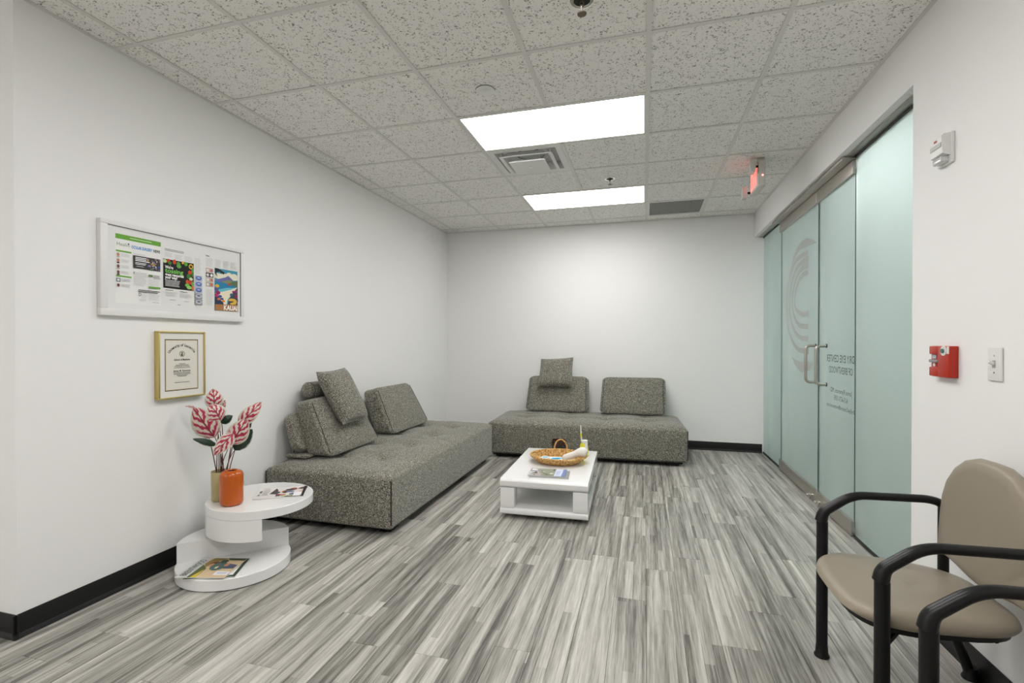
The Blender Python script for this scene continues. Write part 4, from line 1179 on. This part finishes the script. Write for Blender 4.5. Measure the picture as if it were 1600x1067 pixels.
for b, wdt in ((.652, .50), (.677, .52), (.702, .34), (.722, .26), (.842, .46)):
    dp.rect(.5 - wdt / 2, b, .5 + wdt / 2, b + .010, (90, 86, 78)); dp.k -= 1
dp.k += 1
dp.lines(.30, .815, .62, .82, 1, (190, 184, 170), .6)
dp.build('diploma_sheet', DF, Matrix(((0, 0, 1, .0264), (1, 0, 0, 2.176 - 2.275), (0, 1, 0, .998 - .953), (0, 0, 0, 1))))

# ------------------------------------------------------------------ things on the right wall (face -x)
SB = thing('fire_strobe', 'white fire alarm strobe high on the right wall', 'alarm', (XR, 2.555, 2.01), 0)
MB().box(-.012, -.052, .0, -.0005, .052, .125, r=.003).build('back_plate', m_white_plastic, SB)
MB().prism([(-.012, .030), (-.040, .040), (-.044, .11), (-.036, .120), (-.012, .122)], -.045, .045, M=Matrix(((1, 0, 0, 0), (0, 0, 1, 0), (0, 1, 0, 0), (0, 0, 0, 1)))).build('body', m_white_plastic, SB)
MB().box(-.040, -.034, .006, -.012, .034, .031, r=.006, seg=3).build('strobe_lens', mat('clear_lens', (.82, .83, .82), .08, Transmission_Weight=.3), SB)
MB().box(-.0448, -.010, .096, -.0436, .010, .104).build('fire_mark', mat('red_print', rgb(176, 60, 44), .5), SB, smooth=0)
MB().box(-.0446, -.04, .068, -.0432, .04, .086).build('sounder_slot', mat('grey_slot', (.55, .55, .53), .5), SB, smooth=0)
red = mat('fire_red', rgb(180, 36, 12), .3)
FP = thing('fire_pull_station', 'red fire alarm pull station on the right wall', 'alarm', (XR, 2.542, 1.125), 0)
MB().box(-.034, -.072, 0, -.0005, .010, .13, r=.004).build('cover', red, FP)
MB().box(-.025, .0105, 0, -.0005, .078, .13, r=.003).build('housing', red, FP)
MB().box(-.033, .0105, .095, -.0255, .078, .129, r=.003).build('top_block', red, FP)
MB().box(-.033, .0105, .002, -.0255, .078, .040, r=.003).build('bottom_block', red, FP)
MB().box(-.036, .0115, .060, -.0255, .076, .072, r=.003).build('pull_bar', mat('grey_pull', (.28, .29, .30), .4), FP)
MB().box(-.027, .036, .076, -.0255, .066, .091).build('window_label', mat('grey_label', (.40, .47, .50), .4), FP, smooth=0)
MB().box(-.027, .044, .044, -.0255, .060, .057).build('white_label', m_white_plastic, FP, smooth=0)
MB().lathe([(.021, 0), (.020, .003), (.001, .003)], 24, M=Matrix.Translation((-.034, -.036, .110)) @ Matrix.Rotation(R(-90), 4, 'Y')).build('key_disc', m_white_plastic, FP)
MB().lathe([(.009, .0), (.009, .005), (.001, .005)], 16, M=Matrix.Translation((-.037, -.036, .110)) @ Matrix.Rotation(R(-90), 4, 'Y')).build('key_lock', mat('teal_key', (.05, .16, .15), .4), FP)
MB().box(-.0355, -.071, .098, -.033, -.060, .128).build('white_tab', m_white_plastic, FP, smooth=0)
SW = thing('light_switch', 'white toggle light switch plate on the right wall', 'switch', (XR, 2.243, 1.131), 0)
MB().box(-.008, -.037, 0, -.0005, .037, .121, r=.0035, seg=3).build('plate', m_white_plastic, SW)
MB().box(-.0095, -.0075, .047, -.0078, .0075, .074).build('slot', mat('slot_grey', (.42, .42, .40), .5), SW, smooth=0)
MB().box(-.028, -.005, .055, -.008, .005, .065, r=.002, M=Matrix.Translation((0, 0, .0)) @ Matrix.Translation((-.008, 0, .06)) @ Matrix.Rotation(R(28), 4, 'Y') @ Matrix.Translation((.008, 0, -.06))).build('toggle', m_white_plastic, SW)
for z in (.030, .091):
    MB().lathe([(.0035, 0), (.003, .001), (.001, .001)], 10, M=Matrix.Translation((-.008, 0, z)) @ Matrix.Rotation(R(-90), 4, 'Y')).build('screw', m_chrome, SW)

# ------------------------------------------------------------------ things on the ceiling
# square air diffuser
xa, xb, ya, yb_ = cell(3, J0 + 3)
AD = thing('air_diffuser', 'white square stepped air diffuser between the two light panels', 'vent', ((xa + xb) / 2, (ya + yb_) / 2, H))
def sq_ring(mb, a0, z0, a1, z1, th=.0015):
    """square frustum band from half size a0 at z0 to a1 at z1"""
    V = []
    for (a, z) in ((a0, z0), (a1, z1), (a1, z1 + th), (a0, z0 + th)):
        V += [(-a, -a, z), (a, -a, z), (a, a, z), (-a, a, z)]
    F = []
    for r_ in range(4):
        for i in range(4):
            j = (i + 1) % 4; q = (r_ + 1) % 4
            F.append((r_ * 4 + i, r_ * 4 + j, q * 4 + j, q * 4 + i))
    mb.add(V, F); return mb
hs = S / 2 - .013
mb = MB(); sq_ring(mb, hs, 0, hs - .05, .001); sq_ring(mb, hs - .05, .001, hs - .085, .075); mb.build('outer_panel', m_white_metal, AD, smooth=0)
mb = MB(); V = [(-hs, -hs, .078), (hs, -hs, .078), (hs, hs, .078), (-hs, hs, .078)]
mb.lathe([(.115, .074), (.115, .055)], 32, close=False); mb.build('throat', mat('dark_duct', (.10, .098, .094), .6), AD)
MB().box(-.205, -.205, .0765, .205, .205, .079).build('back_plate', mat('grey_duct', (.48, .47, .455), .6), AD, smooth=0)
mb = MB(); sq_ring(mb, .212, -.020, .185, -.018); sq_ring(mb, .185, -.018, .150, .030); mb.build('middle_cone', m_white_metal, AD, smooth=0)
mb = MB(); mb.box(-.145, -.145, -.046, .145, .145, -.044); sq_ring(mb, .145, -.044, .11, -.02); mb.build('centre_plate', m_white_metal, AD, smooth=0)
MB().lathe([(.012, -.050), (.012, -.046)], 14).build('centre_screw', m_chrome, AD)
for (sx, sy) in ((-1, -1), (1, -1), (1, 1), (-1, 1)):
    MB().tube([(sx * .08, sy * .08, -.044), (sx * .10, sy * .10, .03), (sx * .14, sy * .14, .076)], .003, 6).build('support_rod', m_white_metal, AD)
    MB().tube([(sx * .19, sy * .19, -.018), (sx * .20, sy * .20, .03)], .003, 6).build('support_rod', m_white_metal, AD)
# return grille
xa, xb, ya, yb_ = cell(5, J0 + 6)
RG = thing('return_grille', 'dark grey return air grille in the ceiling near the end wall', 'vent', ((xa + xb) / 2, (ya + yb_) / 2, H))
hx, hy = (xb - xa) / 2 - .013, (yb_ - ya) / 2 - .013
mb = MB()
for b in ((-hx, -hy, 0, hx, -hy + .022, .004), (-hx, hy - .022, 0, hx, hy, .004), (-hx, -hy + .022, 0, -hx + .022, hy - .022, .004), (hx - .022, -hy + .022, 0, hx, hy - .022, .004)): mb.box(*b)
mb.build('frame', m_white_metal, RG, smooth=0)
mb = MB(); n = 30; gm = mat('grille_grey', (.42, .42, .40), .5)
for k in range(1, n):
    u = -hx + .022 + (2 * hx - .044) * k / n; mb.box(u - .0016, -hy + .022, .0005, u + .0016, hy - .022, .012)
    v = -hy + .022 + (2 * hy - .044) * k / n; mb.box(-hx + .022, v - .0016, .0007, hx - .022, v + .0016, .0118)
mb.build('egg_crate', gm, RG, smooth=0, kind='stuff')
MB().box(-hx + .022, -hy + .022, .013, hx - .022, hy - .022, .015).build('filter_backing', mat('filter_grey', (.20, .20, .19), .8), RG, smooth=0)
# flat round cover plate / detector
CP = thing('ceiling_disc', 'flat round white cover disc on a ceiling tile, left of the near light', 'detector', (-.899, 2.835, H), 0)
MB().lathe([(.001, -.007), (.052, -.007), (.056, -.004), (.056, .0), (.056, .002)], 40, close=False).build('cover', m_white_plastic, CP, smooth=40)
MB().lathe([(.0572, .0008), (.0572, .0028)], 40).build('gap_ring', mat('shadow_gap', (.05, .05, .05), .8), CP)
MB().lathe([(.001, -.0085), (.010, -.0082), (.011, -.007)], 16, c=(.015, -.012, 0), close=False).build('indicator', m_white_plastic, CP)
# pendant sprinklers
def sprinkler(label, x, y, s):
    sp = thing('fire_sprinkler', label, 'sprinkler', (x, y, H), 0, 'ceiling fire sprinklers')
    MB().lathe([(.030 * s, .002), (.040 * s, -.001), (.046 * s, .001), (.046 * s, .0028)], 32, close=False).build('escutcheon', m_chrome, sp, smooth=40)
    MB().lathe([(.001, .0015), (.033 * s, .0015)], 28, close=False).build('cup', m_dark, sp)
    MB().tube([(0, 0, .001), (0, 0, -.018 * s)], .008 * s, 12).build('thread', mat('old_brass', (.18, .14, .10), .4, metal=.8), sp)
    for k in (-1, 1):
        MB().tube(fillet([(0, k * .008 * s, -.012 * s), (0, k * .018 * s, -.028 * s), (0, k * .004 * s, -.048 * s)], .01), .0028 * s, 8).build('frame_arm', m_chrome, sp)
    MB().tube([(0, 0, -.018 * s), (0, 0, -.042 * s)], .003 * s, 8).build('glass_bulb', mat('red_bulb', (.25, .02, .02), .2), sp)
    MB().lathe([(.017 * s, -.050 * s), (.018 * s, -.047 * s)], 20).build('deflector', mat('old_brass', (.18, .14, .10)), sp)
sprinkler('fire sprinkler at the top edge of the picture, nearest the camera', -.262, 2.215, 1.15)
sprinkler('small fire sprinkler between the two lit panels', -.302, 4.69, 1.0)
# exit sign with two emergency lamp heads
EX = thing('exit_sign', 'white exit sign with red letters and two lamp heads hanging from the ceiling', 'sign', (.895, 4.60, H), 0)
ivory = mat('ivory_plastic', (.62, .60, .56), .4)
MB().box(-.026, -.155, -.235, .026, .155, -.035, r=.006).build('housing', ivory, EX)
MB().box(-.032, -.11, -.036, .032, .11, -.0005, r=.004).build('canopy', ivory, EX)
MB().box(-.029, -.145, -.225, -.0262, .145, -.045).build('face_plate', m_white_plastic, EX, smooth=0)
redl = emit('lit_red_letters', (1.0, .035, .012), 1.35)
V, F = text_geo('EXIT', .185, 'CENTER', .004, .25)
MB().add([(-.0302, -v[0], v[1] - .205) for v in V], [f[::-1] for f in F]).build('lettering', redl, EX, smooth=0)
MB().lathe([(.005, 0), (.004, .004), (.001, .005)], 10, M=Matrix.Translation((.005, -.155, -.150)) @ Matrix.Rotation(R(90), 4, 'X')).build('test_light', emit('red_led', (1, .12, .08), 12.0), EX)
for k, yy in ((0, -.14), (1, .20)):
    zz = -.075 if k == 0 else -.19
    h = MB().tube([(-.02, yy, zz), (-.055, yy, zz)], .010, 10).build('lamp_arm', m_black_metal, EX)
    MB().prism([(-.045, -.045), (.045, -.045), (.05, .02), (.04, .05), (-.04, .05), (-.05, .02)], 0, .035, M=Matrix.Translation((-.050, yy, zz)) @ Matrix.Rotation(R(-90), 4, 'Y') @ Matrix.Rotation(R(90), 4, 'Z')).build('lamp_head', ivory, EX)
    MB().box(-.0885, yy - .036, zz - .032, -.0855, yy + .036, zz + .036, r=.001, seg=1).build('lamp_lens', mat('lamp_lens', (.82, .82, .80), .15), EX)
